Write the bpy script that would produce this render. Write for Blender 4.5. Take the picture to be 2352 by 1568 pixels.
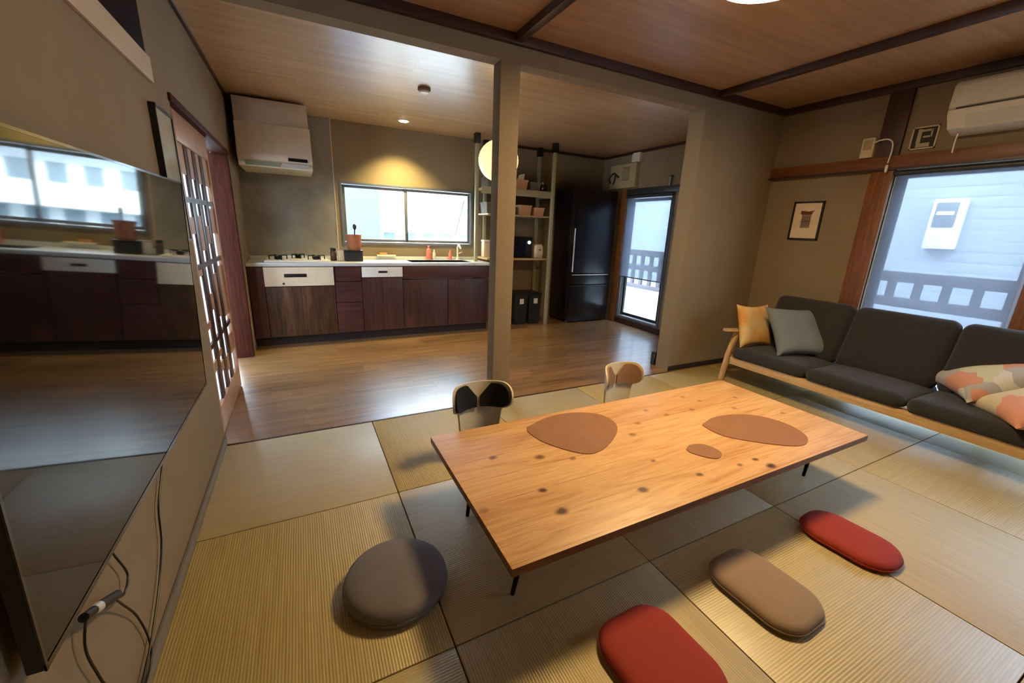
import bpy, bmesh, math, random
from mathutils import Vector, Matrix
random.seed(7)
for o in list(bpy.data.objects): bpy.data.objects.remove(o)
SC = bpy.context.scene
COL = SC.collection
PI = math.pi

# ---------------------------------------------------------------- camera
cam_d = bpy.data.cameras.new('camera')
cam = bpy.data.objects.new('camera', cam_d); COL.objects.link(cam)
RX = (0.8917903622801087, -0.45086910590717816, 0.037775641394609254)
RD = (-0.08705855329473154, -0.252927265757329, -0.9635603803263966)
RF = (0.44399409685551067, 0.8560051679604413, -0.2648101100458136)
M = Matrix(((RX[0], -RD[0], -RF[0], 0.0), (RX[1], -RD[1], -RF[1], 0.0), (RX[2], -RD[2], -RF[2], 1.25), (0, 0, 0, 1)))
cam.matrix_world = M
cam_d.sensor_fit = 'HORIZONTAL'; cam_d.sensor_width = 36.0
cam_d.lens = 933.636 / 2352 * 36.0
cam_d.clip_start = 0.02
SC.camera = cam

# ---------------------------------------------------------------- view, sky, sun
SC.view_settings.view_transform = 'Standard'
try: SC.view_settings.look = 'None'
except Exception: pass
SC.view_settings.gamma = 1.0
SC.view_settings.use_curve_mapping = False
SC.view_settings.exposure = 0.0
W = bpy.data.worlds.new('sky'); SC.world = W; W.use_nodes = True
wn = W.node_tree; bgn = wn.nodes['Background']
bgn.inputs[0].default_value = (0.66, 0.83, 1.0, 1)
bgn.inputs[1].default_value = 27.0
sun_d = bpy.data.lights.new('sun', 'SUN'); sun = bpy.data.objects.new('sun', sun_d); COL.objects.link(sun)
sun_d.energy = 20.0; sun_d.angle = math.radians(12); sun_d.color = (1, 0.97, 0.9)
sun.rotation_euler = Vector((0.04, 0.80, -0.62)).to_track_quat('-Z', 'Y').to_euler()
sun.location = (0, 0, 8)

# ---------------------------------------------------------------- materials
def lin(c):
    r = []
    for v in c:
        v = v / 255.0
        r.append(v / 12.92 if v <= 0.04045 else ((v + 0.055) / 1.055) ** 2.4)
    return (r[0], r[1], r[2], 1.0)

class Mat:
    def __init__(s, name):
        s.m = bpy.data.materials.new(name); s.m.use_nodes = True
        s.t = s.m.node_tree; s.b = s.t.nodes['Principled BSDF']; s.out = s.t.nodes['Material Output']
        s._co = None
    def n(s, kind, **kw):
        x = s.t.nodes.new(kind)
        for k, v in kw.items():
            if k.startswith('i_'):
                x.inputs[int(k[2:])].default_value = v
            else: setattr(x, k, v)
        return x
    def l(s, a, b): s.t.links.new(a, b)
    def co(s):
        if s._co is None: s._co = s.n('ShaderNodeTexCoord').outputs['Object']
        return s._co
    def mapped(s, scale=(1, 1, 1), rot=(0, 0, 0), loc=(0, 0, 0)):
        mp = s.n('ShaderNodeMapping'); mp.inputs['Scale'].default_value = scale; mp.inputs['Rotation'].default_value = rot
        mp.inputs['Location'].default_value = loc
        s.l(s.co(), mp.inputs[0]); return mp.outputs[0]
    def noise(s, vec, scale=5, detail=3, rough=0.5, dist=0.0):
        x = s.n('ShaderNodeTexNoise'); s.l(vec, x.inputs['Vector'])
        x.inputs['Scale'].default_value = scale; x.inputs['Detail'].default_value = detail
        x.inputs['Roughness'].default_value = rough; x.inputs['Distortion'].default_value = dist
        return x.outputs['Fac']
    def ramp(s, fac, stops):
        x = s.n('ShaderNodeValToRGB'); s.l(fac, x.inputs[0]); e = x.color_ramp.elements
        while len(e) < len(stops): e.new(0.5)
        for k, (p, c) in enumerate(stops): e[k].position = p; e[k].color = c
        return x.outputs[0]
    def mix(s, fac, a, b, mode='MIX'):
        x = s.n('ShaderNodeMix', data_type='RGBA', blend_type=mode)
        for inp, v in ((x.inputs[0], fac), (x.inputs[6], a), (x.inputs[7], b)):
            if hasattr(v, 'links'): s.l(v, inp)
            else: inp.default_value = v
        return x.outputs[2]
    def math(s, op, a, b=0.0, c=None):
        x = s.n('ShaderNodeMath', operation=op)
        for k, v in enumerate((a, b, c)):
            if v is None: continue
            if hasattr(v, 'links'): s.l(v, x.inputs[k])
            else: x.inputs[k].default_value = v
        return x.outputs[0]
    def bump(s, h, strength=0.3, dist=0.002):
        x = s.n('ShaderNodeBump'); x.inputs['Strength'].default_value = strength; x.inputs['Distance'].default_value = dist
        s.l(h, x.inputs['Height']); s.l(x.outputs[0], s.b.inputs['Normal'])

def flat(name, rgb, rough=0.6, metal=0.0, var=0.06, nscale=9.0, coat=0.0, bump=0.0, bscale=200.0, sheen=0.0, spec=None):
    m = Mat(name); c = lin(rgb)
    f = m.noise(m.co(), nscale, 4, 0.6)
    lo = tuple(v * (1 - var) for v in c[:3]) + (1,); hi = tuple(min(1, v * (1 + var)) for v in c[:3]) + (1,)
    m.l(m.ramp(f, [(0.3, lo), (0.7, hi)]), m.b.inputs['Base Color'])
    m.b.inputs['Roughness'].default_value = rough; m.b.inputs['Metallic'].default_value = metal
    m.b.inputs['Coat Weight'].default_value = coat
    if spec is not None: m.b.inputs['Specular IOR Level'].default_value = spec
    if sheen: m.b.inputs['Sheen Weight'].default_value = sheen
    if bump: m.bump(m.noise(m.co(), bscale, 2), bump, 0.001)
    return m.m

def wood(name, a, b, axis='x', rough=0.45, stretch=14.0, scale=3.0, planks=None, gap=(0.05, 0.03, 0.02, 1), coat=0.0, contrast=(0.3, 0.72), bump=0.15, plankvar=0.35, spec=None):
    """grain runs along axis; planks=(across axis, width, plank length)"""
    m = Mat(name)
    sc = {'x': (1, stretch, stretch), 'y': (stretch, 1, stretch), 'z': (stretch, stretch, 1)}[axis]
    v = m.mapped(scale=sc)
    A, B = lin(a), lin(b)
    if planks:
        across, w, L = planks
        sep = m.n('ShaderNodeSeparateXYZ'); m.l(m.co(), sep.inputs[0])
        iax = {'x': 0, 'y': 1, 'z': 2}
        u = m.math('DIVIDE', sep.outputs[iax[across]], w)
        row = m.math('FLOOR', u)
        fr = m.math('FRACT', u)
        wn_ = m.n('ShaderNodeTexWhiteNoise', noise_dimensions='1D'); m.l(row, wn_.inputs['W'])
        lo = m.math('ADD', m.math('DIVIDE', sep.outputs[iax[axis]], L), m.math('MULTIPLY', wn_.outputs[0], 3.7))
        seg = m.math('FLOOR', lo); fl = m.math('FRACT', lo)
        key = m.math('ADD', m.math('MULTIPLY', row, 7.31), m.math('MULTIPLY', seg, 3.17))
        w2 = m.n('ShaderNodeTexWhiteNoise', noise_dimensions='1D'); m.l(key, w2.inputs['W'])
        comb = m.n('ShaderNodeCombineXYZ'); m.l(m.math('MULTIPLY', w2.outputs[0], 20.0), comb.inputs[0]); m.l(m.math('MULTIPLY', w2.outputs[0], 33.0), comb.inputs[1]); m.l(m.math('MULTIPLY', w2.outputs[0], 9.0), comb.inputs[2])
        va = m.n('ShaderNodeVectorMath', operation='ADD'); m.l(v, va.inputs[0]); m.l(comb.outputs[0], va.inputs[1]); v = va.outputs[0]
    g = m.noise(v, scale, 6, 0.62, 0.6)
    col = m.ramp(g, [(contrast[0], A), (contrast[1], B)])
    if planks:
        shade = m.ramp(w2.outputs[0], [(0.0, (1 - plankvar,) * 3 + (1,)), (1.0, (1, 1, 1, 1))])
        col = m.mix(1.0, col, shade, 'MULTIPLY')
        gw = 0.0016 / w
        edge = m.math('MAXIMUM', m.math('LESS_THAN', fr, gw), m.math('LESS_THAN', fl, 0.0016 / L))
        col = m.mix(edge, col, gap)
    m.l(col, m.b.inputs['Base Color'])
    m.b.inputs['Roughness'].default_value = rough; m.b.inputs['Coat Weight'].default_value = coat
    m.b.inputs['Coat Roughness'].default_value = 0.24
    if spec is not None: m.b.inputs['Specular IOR Level'].default_value = spec
    if bump: m.bump(g, bump, 0.001)
    return m.m

def emit(name, rgb, s, base=(230, 220, 200)):
    m = Mat(name); m.b.inputs['Base Color'].default_value = lin(base)
    m.b.inputs['Emission Color'].default_value = rgb + (1,); m.b.inputs['Emission Strength'].default_value = s
    return m.m

def plaster(name, rgb, var=0.07):
    m = Mat(name); c = lin(rgb)
    f = m.noise(m.co(), 2.2, 6, 0.65)
    lo = tuple(v * (1 - var) for v in c[:3]) + (1,); hi = tuple(v * (1 + var) for v in c[:3]) + (1,)
    m.l(m.ramp(f, [(0.3, lo), (0.7, hi)]), m.b.inputs['Base Color'])
    m.b.inputs['Roughness'].default_value = 0.9; m.b.inputs['Specular IOR Level'].default_value = 0.25
    m.bump(m.noise(m.co(), 240, 3), 0.35, 0.001)
    return m.m

def tatami(name, rgb, ribaxis, rib=0.0088):
    """woven rush: ribs run along ribaxis"""
    m = Mat(name); c = lin(rgb)
    sep = m.n('ShaderNodeSeparateXYZ'); m.l(m.co(), sep.inputs[0])
    o = sep.outputs[1] if ribaxis == 'x' else sep.outputs[0]
    a = sep.outputs[0] if ribaxis == 'x' else sep.outputs[1]
    wob = m.math('MULTIPLY', m.noise(m.co(), 6, 2), 0.004)
    w = m.math('SINE', m.math('MULTIPLY', m.math('ADD', o, wob), 2 * PI / rib))
    fine = m.math('SINE', m.math('MULTIPLY', a, 2 * PI / 0.004))
    h = m.math('ADD', w, m.math('MULTIPLY', fine, 0.12))
    f = m.noise(m.mapped(scale=(1, 30, 1) if ribaxis == 'x' else (30, 1, 1)), 4, 4)
    lo = tuple(v * 0.86 for v in c[:3]) + (1,); hi = tuple(min(1, v * 1.12) for v in c[:3]) + (1,)
    base = m.ramp(f, [(0.3, lo), (0.7, hi)])
    groove = m.ramp(m.math('MULTIPLY_ADD', w, 0.5, 0.5), [(0.0, (0.80, 0.80, 0.78, 1)), (0.45, (1, 1, 1, 1))])
    m.l(m.mix(1.0, base, groove, 'MULTIPLY'), m.b.inputs['Base Color'])
    m.b.inputs['Roughness'].default_value = 0.5; m.b.inputs['Specular IOR Level'].default_value = 1.0
    m.b.inputs['Anisotropic'].default_value = 0.85
    tg = m.n('ShaderNodeCombineXYZ'); tg.inputs[0].default_value = 1.0 if ribaxis == 'x' else 0.0; tg.inputs[1].default_value = 0.0 if ribaxis == 'x' else 1.0
    m.l(tg.outputs[0], m.b.inputs['Tangent'])
    m.b.inputs['Coat Weight'].default_value = 0.8 if ribaxis == 'x' else 0.2
    m.b.inputs['Coat IOR'].default_value = 1.8; m.b.inputs['Coat Roughness'].default_value = 0.38
    m.bump(h, 0.42, 0.0008)
    return m.m

WALL = plaster('plaster_taupe', (136, 120, 97))
CONC = Mat('grey_kitchen_panel')
_f = CONC.noise(CONC.co(), 1.7, 7, 0.7, 0.5)
CONC.l(CONC.ramp(_f, [(0.3, lin((112, 106, 96))), (0.7, lin((150, 143, 130)))]), CONC.b.inputs['Base Color'])
CONC.b.inputs['Roughness'].default_value = 0.5; CONC = CONC.m
SILLM = plaster('pale_sill_board', (196, 178, 158))
GREYTRIM = flat('grey_skirting', (120, 116, 110), 0.6)
DARKW = wood('dark_stained_wood', (46, 26, 26), (70, 40, 36), 'x', 0.42, 10, 4)
DARKWY = wood('dark_stained_wood_y', (46, 26, 26), (70, 40, 36), 'y', 0.42, 10, 4)
BROWNZ = wood('brown_post_wood', (88, 50, 22), (142, 86, 38), 'z', 0.4, 16, 3)
BROWNY = wood('brown_rail_wood', (88, 50, 24), (132, 78, 38), 'y', 0.42, 16, 3)
REDZ = wood('reddish_door_wood', (42, 20, 14), (84, 40, 28), 'z', 0.65, 14, 3, spec=0.12)
CEIL = wood('ceiling_board_wood', (152, 112, 80), (188, 146, 108), 'x', 0.4, 14, 1.1, planks=('y', 0.30, 1.82), gap=(0.18, 0.11, 0.07, 1), contrast=(0.25, 0.75), bump=0.05, plankvar=0.10)
CEILK = wood('kitchen_ceiling_wood', (170, 132, 92), (208, 172, 130), 'x', 0.4, 12, 0.9, planks=('y', 0.30, 1.82), gap=(0.3, 0.2, 0.13, 1), contrast=(0.25, 0.75), bump=0.04, plankvar=0.06, coat=0.55, spec=0.8)
FLOORM = wood('kitchen_floor_wood', (112, 80, 50), (190, 146, 98), 'x', 0.32, 9, 1.6, planks=('y', 0.15, 0.9), gap=(0.10, 0.06, 0.04, 1), contrast=(0.25, 0.75), bump=0.06, plankvar=0.28, coat=1.0, spec=0.8)
SUBF = flat('subfloor_board', (90, 76, 60), 0.8)
BORDER = flat('mat_edge_shadow_cloth', (60, 54, 40), 0.9)
TX = tatami('rush_ribs_across', (188, 168, 112), 'x')
TY = tatami('rush_ribs_lengthwise', (190, 168, 108), 'y')
CABZ = wood('walnut_cabinet_vertical', (46, 24, 24), (92, 50, 44), 'z', 0.42, 12, 2.2, planks=('x', 0.085, 3.0), gap=(0.02, 0.01, 0.01, 1), plankvar=0.4)
CABX = wood('walnut_cabinet_horizontal', (52, 26, 28), (88, 46, 42), 'x', 0.42, 12, 2.2)
CABD = wood('walnut_streaked_pale', (52, 30, 22), (120, 82, 54), 'z', 0.42, 10, 3.4, planks=('x', 0.085, 3.0), gap=(0.02, 0.01, 0.01, 1), plankvar=0.6)
KICK = flat('dark_kick_board', (34, 24, 22), 0.6)
STEEL = flat('brushed_steel_top', (214, 218, 222), 0.34, 0.35, 0.04)
WHITEP = flat('white_enamel', (226, 220, 210), 0.35)
CREAM = flat('cream_plastic', (206, 190, 164), 0.5)
ACW = flat('air_conditioner_white', (206, 198, 182), 0.45)
HOODW = flat('range_hood_pale_metal', (196, 180, 158), 0.4, 0.1)
BLACKP = flat('black_plastic', (16, 16, 18), 0.4)
BLACKG = flat('black_gloss', (8, 8, 11), 0.12, coat=0.4)
BLACKM = flat('black_metal', (14, 14, 16), 0.4, 0.6)
SCREEN = flat('television_screen_glass', (3, 3, 5), 0.04, var=0.0, spec=0.5)
ALU = flat('grey_aluminium', (120, 122, 126), 0.4, 0.5)
ALUD = flat('dark_aluminium', (62, 64, 68), 0.4, 0.4)
GREENP = flat('olive_painted_timber', (150, 144, 112), 0.6)
BEIGEW = wood('pale_shelf_board', (160, 130, 92), (196, 164, 120), 'x', 0.55, 12, 3)
SOFAF = flat('charcoal_wool_fabric', (42, 41, 43), 0.95, var=0.12, nscale=60, bump=0.5, bscale=700, sheen=0.15)
ASH = wood('pale_ash_wood', (178, 142, 96), (212, 178, 132), 'y', 0.45, 12, 4)
ASHZ = wood('pale_ash_wood_upright', (178, 142, 96), (212, 178, 132), 'z', 0.45, 12, 4)
LEATH = flat('tan_leather', (146, 102, 72), 0.62, var=0.08, nscale=14, bump=0.3, bscale=500)
REDF = flat('brick_red_fabric', (150, 42, 24), 0.8, var=0.05, nscale=40, bump=0.3, bscale=800)
TAUPEF = flat('taupe_fabric', (146, 122, 98), 0.8, var=0.05, nscale=40, bump=0.3, bscale=800)
CHARF = flat('charcoal_cushion_leather', (110, 104, 104), 0.7, var=0.10, nscale=8, bump=0.2, bscale=400)
WHITES = flat('ivory_shell_plastic', (206, 198, 172), 0.35)
BLACKF = flat('black_fabric', (9, 9, 12), 0.8, bump=0.2, bscale=600)
BROWNF = flat('brown_fabric_pad', (146, 112, 84), 0.75, bump=0.2, bscale=600)
GREYP = flat('blue_grey_cushion_cloth', (112, 120, 122), 0.9, var=0.1, nscale=3, bump=0.4, bscale=500)
OUTW = flat('white_facade_render', (226, 230, 230), 0.9)
OUTG = flat('facade_window_glass', (122, 138, 146), 0.5)
OUTB = flat('facade_band_blue_grey', (56, 76, 100), 0.7)
RAILM = flat('weathered_railing_wood', (72, 68, 74), 0.8, var=0.1)

def pine_table():
    m = Mat('knotty_pine')
    v = m.mapped(scale=(1.0, 11, 11))
    g = m.noise(v, 2.4, 7, 0.62, 1.2)
    col = m.ramp(g, [(0.22, lin((176, 122, 76))), (0.42, lin((214, 166, 112))), (0.6, lin((230, 186, 134))), (0.8, lin((206, 154, 102)))])
    fine = m.noise(m.mapped(scale=(1.5, 90, 90)), 3, 3, 0.6)
    col = m.mix(1.0, col, m.ramp(fine, [(0.32, (0.84, 0.8, 0.76, 1)), (0.55, (1, 1, 1, 1))]), 'MULTIPLY')
    sep = m.n('ShaderNodeSeparateXYZ'); m.l(m.co(), sep.inputs[0])
    fr = m.math('FRACT', m.math('DIVIDE', m.math('ADD', sep.outputs[1], 0.4), 0.1367))
    row = m.math('FLOOR', m.math('DIVIDE', m.math('ADD', sep.outputs[1], 0.4), 0.1367))
    wn1 = m.n('ShaderNodeTexWhiteNoise', noise_dimensions='1D'); m.l(row, wn1.inputs['W'])
    col = m.mix(1.0, col, m.ramp(wn1.outputs[0], [(0, (0.88, 0.84, 0.80, 1)), (1, (1, 1, 1, 1))]), 'MULTIPLY')
    col = m.mix(m.math('MULTIPLY', m.math('LESS_THAN', fr, 0.014), m.ramp(m.noise(m.mapped(scale=(3, 1, 1)), 1.5, 2), [(.42, (0.1, .1, .1, 1)), (.6, (1, 1, 1, 1))])), col, lin((130, 80, 46)))
    # knots (table-local x, y, size, darkness)
    kn = [(0.718, 1.092, .013, 1), (0.717, 0.966, .017, 1), (1.066, 0.941, .015, 1), (0.477, 1.075, .014, .5), (0.642, 1.367, .012, .8), (0.824, 1.293, .016, .8),
          (1.254, 1.078, .009, .7), (1.352, 0.924, .011, .9), (1.695, 0.844, .017, 1), (1.681, 0.906, .010, .9), (0.946, 1.229, .012, .7), (1.445, 1.369, .012, .6), (1.336, 1.29, .013, .6),
          (1.663, 1.388, .012, .5), (1.575, 0.903, .010, .7), (1.60, 1.47, .012, .5), (1.85, 1.38, .012, .5), (2.0, 1.45, .013, .5), (2.1, 1.30, .012, .5), (2.25, 1.4, .012, .5), (2.3, 1.15, .012, .5), (1.95, 1.53, .012, .5)]
    nz = m.n('ShaderNodeTexNoise'); m.l(m.co(), nz.inputs['Vector']); nz.inputs['Scale'].default_value = 30; nz.inputs['Detail'].default_value = 2
    nv = m.n('ShaderNodeVectorMath', operation='MULTIPLY_ADD'); m.l(nz.outputs['Color'], nv.inputs[0]); nv.inputs[1].default_value = (.016, .012, 0); nv.inputs[2].default_value = (-.008, -.006, 0)
    cv = m.n('ShaderNodeVectorMath', operation='ADD'); m.l(m.co(), cv.inputs[0]); m.l(nv.outputs[0], cv.inputs[1])
    acc = None
    for (x, y, r, d) in kn:
        vm = m.n('ShaderNodeVectorMath', operation='SUBTRACT'); m.l(cv.outputs[0], vm.inputs[0]); vm.inputs[1].default_value = (x - 1.45, y - 1.227, 0.0)
        vs = m.n('ShaderNodeVectorMath', operation='MULTIPLY'); m.l(vm.outputs[0], vs.inputs[0]); vs.inputs[1].default_value = (0.58 / r, 0.8 / r, 0)
        ln = m.n('ShaderNodeVectorMath', operation='LENGTH'); m.l(vs.outputs[0], ln.inputs[0])
        mr = m.n('ShaderNodeMapRange', interpolation_type='SMOOTHSTEP'); m.l(ln.outputs['Value'], mr.inputs[0])
        mr.inputs[1].default_value = 0.3; mr.inputs[2].default_value = 1.25; mr.inputs[3].default_value = d; mr.inputs[4].default_value = 0.0
        acc = mr.outputs[0] if acc is None else m.math('MAXIMUM', acc, mr.outputs[0])
    col = m.mix(acc, col, lin((82, 46, 30)))
    m.l(col, m.b.inputs['Base Color'])
    m.b.inputs['Roughness'].default_value = 0.42; m.b.inputs['Specular IOR Level'].default_value = 0.6
    m.bump(g, 0.12, 0.001)
    return m.m
PINE = pine_table()
PINEEDGE = wood('pine_edge_dark', (96, 58, 34), (140, 90, 52), 'x', 0.6, 12, 3)

def patches(name, cols, scale=4.5, seed=0.0):
    m = Mat(name)
    vo = m.n('ShaderNodeTexVoronoi', feature='F1', distance='CHEBYCHEV'); m.l(m.mapped(scale=(1, 1, 0.05), rot=(0, 0, 0.5), loc=(seed, seed * 0.7, 0)), vo.inputs['Vector']); vo.inputs['Scale'].default_value = scale
    sepc = m.n('ShaderNodeSeparateColor'); m.l(vo.outputs['Color'], sepc.inputs[0])
    x = m.n('ShaderNodeValToRGB'); x.color_ramp.interpolation = 'CONSTANT'; m.l(sepc.outputs[0], x.inputs[0])
    e = x.color_ramp.elements
    while len(e) < len(cols): e.new(0.5)
    for k, c in enumerate(cols): e[k].position = k / len(cols); e[k].color = lin(c)
    m.l(x.outputs[0], m.b.inputs['Base Color']); m.b.inputs['Roughness'].default_value = 0.9
    m.bump(m.noise(m.co(), 500, 2), 0.3, 0.001)
    return m.m
PATCH = patches('patchwork_print', [(206, 200, 190), (204, 144, 120), (170, 166, 164), (214, 206, 188), (196, 190, 158), (210, 160, 138)], 6.5)
PATCH2 = patches('patchwork_print_coral', [(214, 204, 188), (210, 146, 120), (204, 186, 152), (216, 160, 136)], 6.0, 2.3)
YEL = Mat('yellow_washed_cloth')
_f = YEL.noise(YEL.co(), 5.5, 3, 0.5, 0.3)
YEL.l(YEL.ramp(_f, [(0.35, lin((216, 196, 156))), (0.5, lin((220, 178, 114))), (0.65, lin((214, 152, 84)))]), YEL.b.inputs['Base Color'])
YEL.b.inputs['Roughness'].default_value = 0.9; YEL = YEL.m

def glass(name):
    m = Mat(name); t = m.t
    g = m.n('ShaderNodeBsdfGlossy'); g.inputs['Roughness'].default_value = 0.02
    tr = m.n('ShaderNodeBsdfTransparent'); tr.inputs[0].default_value = (0.93, 0.96, 0.97, 1)
    lw = m.n('ShaderNodeLayerWeight'); lw.inputs[0].default_value = 0.25
    mx = m.n('ShaderNodeMixShader'); m.l(m.math('MULTIPLY', lw.outputs['Fresnel'], 0.6), mx.inputs[0]); m.l(tr.outputs[0], mx.inputs[1]); m.l(g.outputs[0], mx.inputs[2])
    m.l(mx.outputs[0], m.out.inputs[0]); return m.m
GLASS = glass('window_glass')
def sheer(name, col, a):
    m = Mat(name)
    d = m.n('ShaderNodeBsdfDiffuse'); d.inputs[0].default_value = lin(col)
    tl = m.n('ShaderNodeBsdfTranslucent'); tl.inputs[0].default_value = lin(col)
    tr = m.n('ShaderNodeBsdfTransparent')
    wv = m.noise(m.mapped(scale=(1, 1, 1)), 900, 1)
    m1 = m.n('ShaderNodeMixShader'); m1.inputs[0].default_value = 0.6; m.l(d.outputs[0], m1.inputs[1]); m.l(tl.outputs[0], m1.inputs[2])
    m2 = m.n('ShaderNodeMixShader'); m.l(m.math('MULTIPLY_ADD', wv, 0.1, a - 0.05), m2.inputs[0]); m.l(m1.outputs[0], m2.inputs[1]); m.l(tr.outputs[0], m2.inputs[2])
    m.l(m2.outputs[0], m.out.inputs[0]); return m.m
BLIND = sheer('sheer_roller_fabric', (140, 146, 160), 0.46)
PAPER = sheer('frosted_pane', (232, 236, 240), 0.25)
LAMPG = emit('lamp_diffuser', (1.0, 0.80, 0.52), 9.0)
LANT = emit('paper_lantern_glow', (1.0, 0.72, 0.30), 1.05)
DOWN = emit('downlight_diffuser', (1.0, 0.85, 0.45), 12.0)
DOT = emit('indicator_light', (0.8, 0.88, 1.0), 4.0)

# ---------------------------------------------------------------- mesh helpers
def box(bm, x0, x1, y0, y1, z0, z1, bev=0.0, seg=2):
    r = bmesh.ops.create_cube(bm, size=1.0)
    vs = r['verts']
    bmesh.ops.scale(bm, vec=(abs(x1 - x0), abs(y1 - y0), abs(z1 - z0)), verts=vs)
    bmesh.ops.translate(bm, vec=((x0 + x1) / 2, (y0 + y1) / 2, (z0 + z1) / 2), verts=vs)
    if bev > 0:
        es = list({e for v in vs for e in v.link_edges})
        bmesh.ops.bevel(bm, geom=es, offset=bev, segments=seg, affect='EDGES', profile=0.6)
    return vs

def B(*a, **k):
    bm = bmesh.new(); box(bm, *a, **k); return bm

def BB(lst, bev=0.0):
    bm = bmesh.new()
    for a in lst: box(bm, *a, bev=bev)
    return bm

def bridge(bm, rings, cap0=True, cap1=True, closed=True):
    R = [[bm.verts.new(p) for p in r] for r in rings]
    n = len(R[0])
    for a, b in zip(R[:-1], R[1:]):
        for i in range(n if closed else n - 1):
            j = (i + 1) % n
            bm.faces.new((a[i], a[j], b[j], b[i]))
    if cap0: bm.faces.new(list(reversed(R[0])))
    if cap1: bm.faces.new(R[-1])
    return R

def cyl(bm, p0, p1, r0, r1=None, seg=20):
    r1 = r0 if r1 is None else r1
    p0, p1 = Vector(p0), Vector(p1); d = (p1 - p0).normalized()
    q = d.to_track_quat('Z', 'Y'); rings = []
    for p, r in ((p0, r0), (p1, r1)):
        rings.append([p + q @ Vector((r * math.cos(2 * PI * i / seg), r * math.sin(2 * PI * i / seg), 0)) for i in range(seg)])
    bridge(bm, rings)

def smoothpath(pts, k=6):
    P = [Vector(p) for p in pts]; P = [P[0] * 2 - P[1]] + P + [P[-1] * 2 - P[-2]]; out = []
    for i in range(1, len(P) - 2):
        for s in range(k):
            t = s / k; a, b, c, d = P[i - 1], P[i], P[i + 1], P[i + 2]
            out.append(0.5 * ((2 * b) + (c - a) * t + (2 * a - 5 * b + 4 * c - d) * t * t + (3 * b - a - 3 * c + d) * t ** 3))
    out.append(P[-2]); return out

def tube(bm, pts, r, seg=8, k=6):
    P = smoothpath(pts, k) if k > 1 else [Vector(p) for p in pts]
    rings = []; up = Vector((0.13, 0.27, 0.95))
    for i, p in enumerate(P):
        d = (P[min(i + 1, len(P) - 1)] - P[max(i - 1, 0)]).normalized()
        a = d.cross(up).normalized()
        if a.length < 0.1: a = Vector((1, 0, 0))
        b = d.cross(a)
        rings.append([p + a * r * math.cos(2 * PI * j / seg) + b * r * math.sin(2 * PI * j / seg) for j in range(seg)])
    bridge(bm, rings)

def lathe(bm, prof, c=(0, 0, 0), seg=32):
    rings = [[Vector((c[0] + r * math.cos(2 * PI * i / seg), c[1] + r * math.sin(2 * PI * i / seg), c[2] + z)) for i in range(seg)] for r, z in prof]
    bridge(bm, rings)

def prism(bm, pts, axis, a, b):
    def P(u, v, w): return {'x': (w, u, v), 'y': (u, w, v), 'z': (u, v, w)}[axis]
    bridge(bm, [[P(u, v, a) for u, v in pts], [P(u, v, b) for u, v in pts]])

def rrect(w, d, r, seg=8):
    pts = []
    for cx, cy, a0 in ((w / 2 - r, d / 2 - r, 0), (-w / 2 + r, d / 2 - r, PI / 2), (-w / 2 + r, -d / 2 + r, PI), (w / 2 - r, -d / 2 + r, 1.5 * PI)):
        for i in range(seg + 1):
            a = a0 + PI / 2 * i / seg; pts.append((cx + r * math.cos(a), cy + r * math.sin(a)))
    return pts

def pad(bm, w, d, h, r, e=0.02, crown=0.01, z0=0.0, c=(0, 0)):
    """soft slab with rounded corners and rounded rim"""
    rings = []
    prof = [(e * 0.8, 0), (e * 0.25, h * 0.10), (0, h * 0.38), (e * 0.06, h * 0.62), (e * 0.35, h * 0.86), (e * 1.0, h), (e * 2.2, h + crown * 0.45), (min(w, d) * 0.30, h + crown * 0.9), (min(w, d) * 0.46, h + crown)]
    for ins, z in prof:
        rr = max(r - ins, 0.004)
        rings.append([(x + c[0], y + c[1], z + z0) for x, y in rrect(max(w - 2 * ins, 0.01), max(d - 2 * ins, 0.01), min(rr, (min(w, d) - 2 * ins) / 2 * 0.99 if min(w, d) - 2 * ins > 0.01 else 0.002))])
    bridge(bm, rings)

def pillow(w=0.42, t=0.13, n=22, sag=0.13):
    """square throw pillow standing in local XY plane, thickness along Z, pointed corners"""
    bm = bmesh.new(); G = [[], []]
    for s in (0, 1):
        for i in range(n + 1):
            row = []
            for j in range(n + 1):
                u, v = 2 * i / n - 1, 2 * j / n - 1
                pin = 1 - sag * (1 - v * v) * abs(u) ** 2; piv = 1 - sag * (1 - u * u) * abs(v) ** 2
                x = u * pin * w / 2; y = v * piv * w / 2
                th = ((1 - u ** 4) * (1 - v ** 4)) ** 0.55 * t / 2
                th *= 1 + 0.04 * math.sin(5 * u + 3 * v)
                row.append(bm.verts.new((x, y, th if s == 0 else -th)))
            G[s].append(row)
    for s in (0, 1):
        for i in range(n):
            for j in range(n):
                q = (G[s][i][j], G[s][i + 1][j], G[s][i + 1][j + 1], G[s][i][j + 1])
                bm.faces.new(q if s == 0 else tuple(reversed(q)))
    bmesh.ops.remove_doubles(bm, verts=bm.verts, dist=0.0008)
    return bm

def sphere(bm, c, r, sz=1.0, u=24, v=14):
    res = bmesh.ops.create_uvsphere(bm, u_segments=u, v_segments=v, radius=r)
    bmesh.ops.scale(bm, vec=(1, 1, sz), verts=res['verts']); bmesh.ops.translate(bm, vec=c, verts=res['verts'])

def rootloc(o):
    v = Vector((0, 0, 0))
    while o is not None: v += o.location; o = o.parent
    return v

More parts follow.
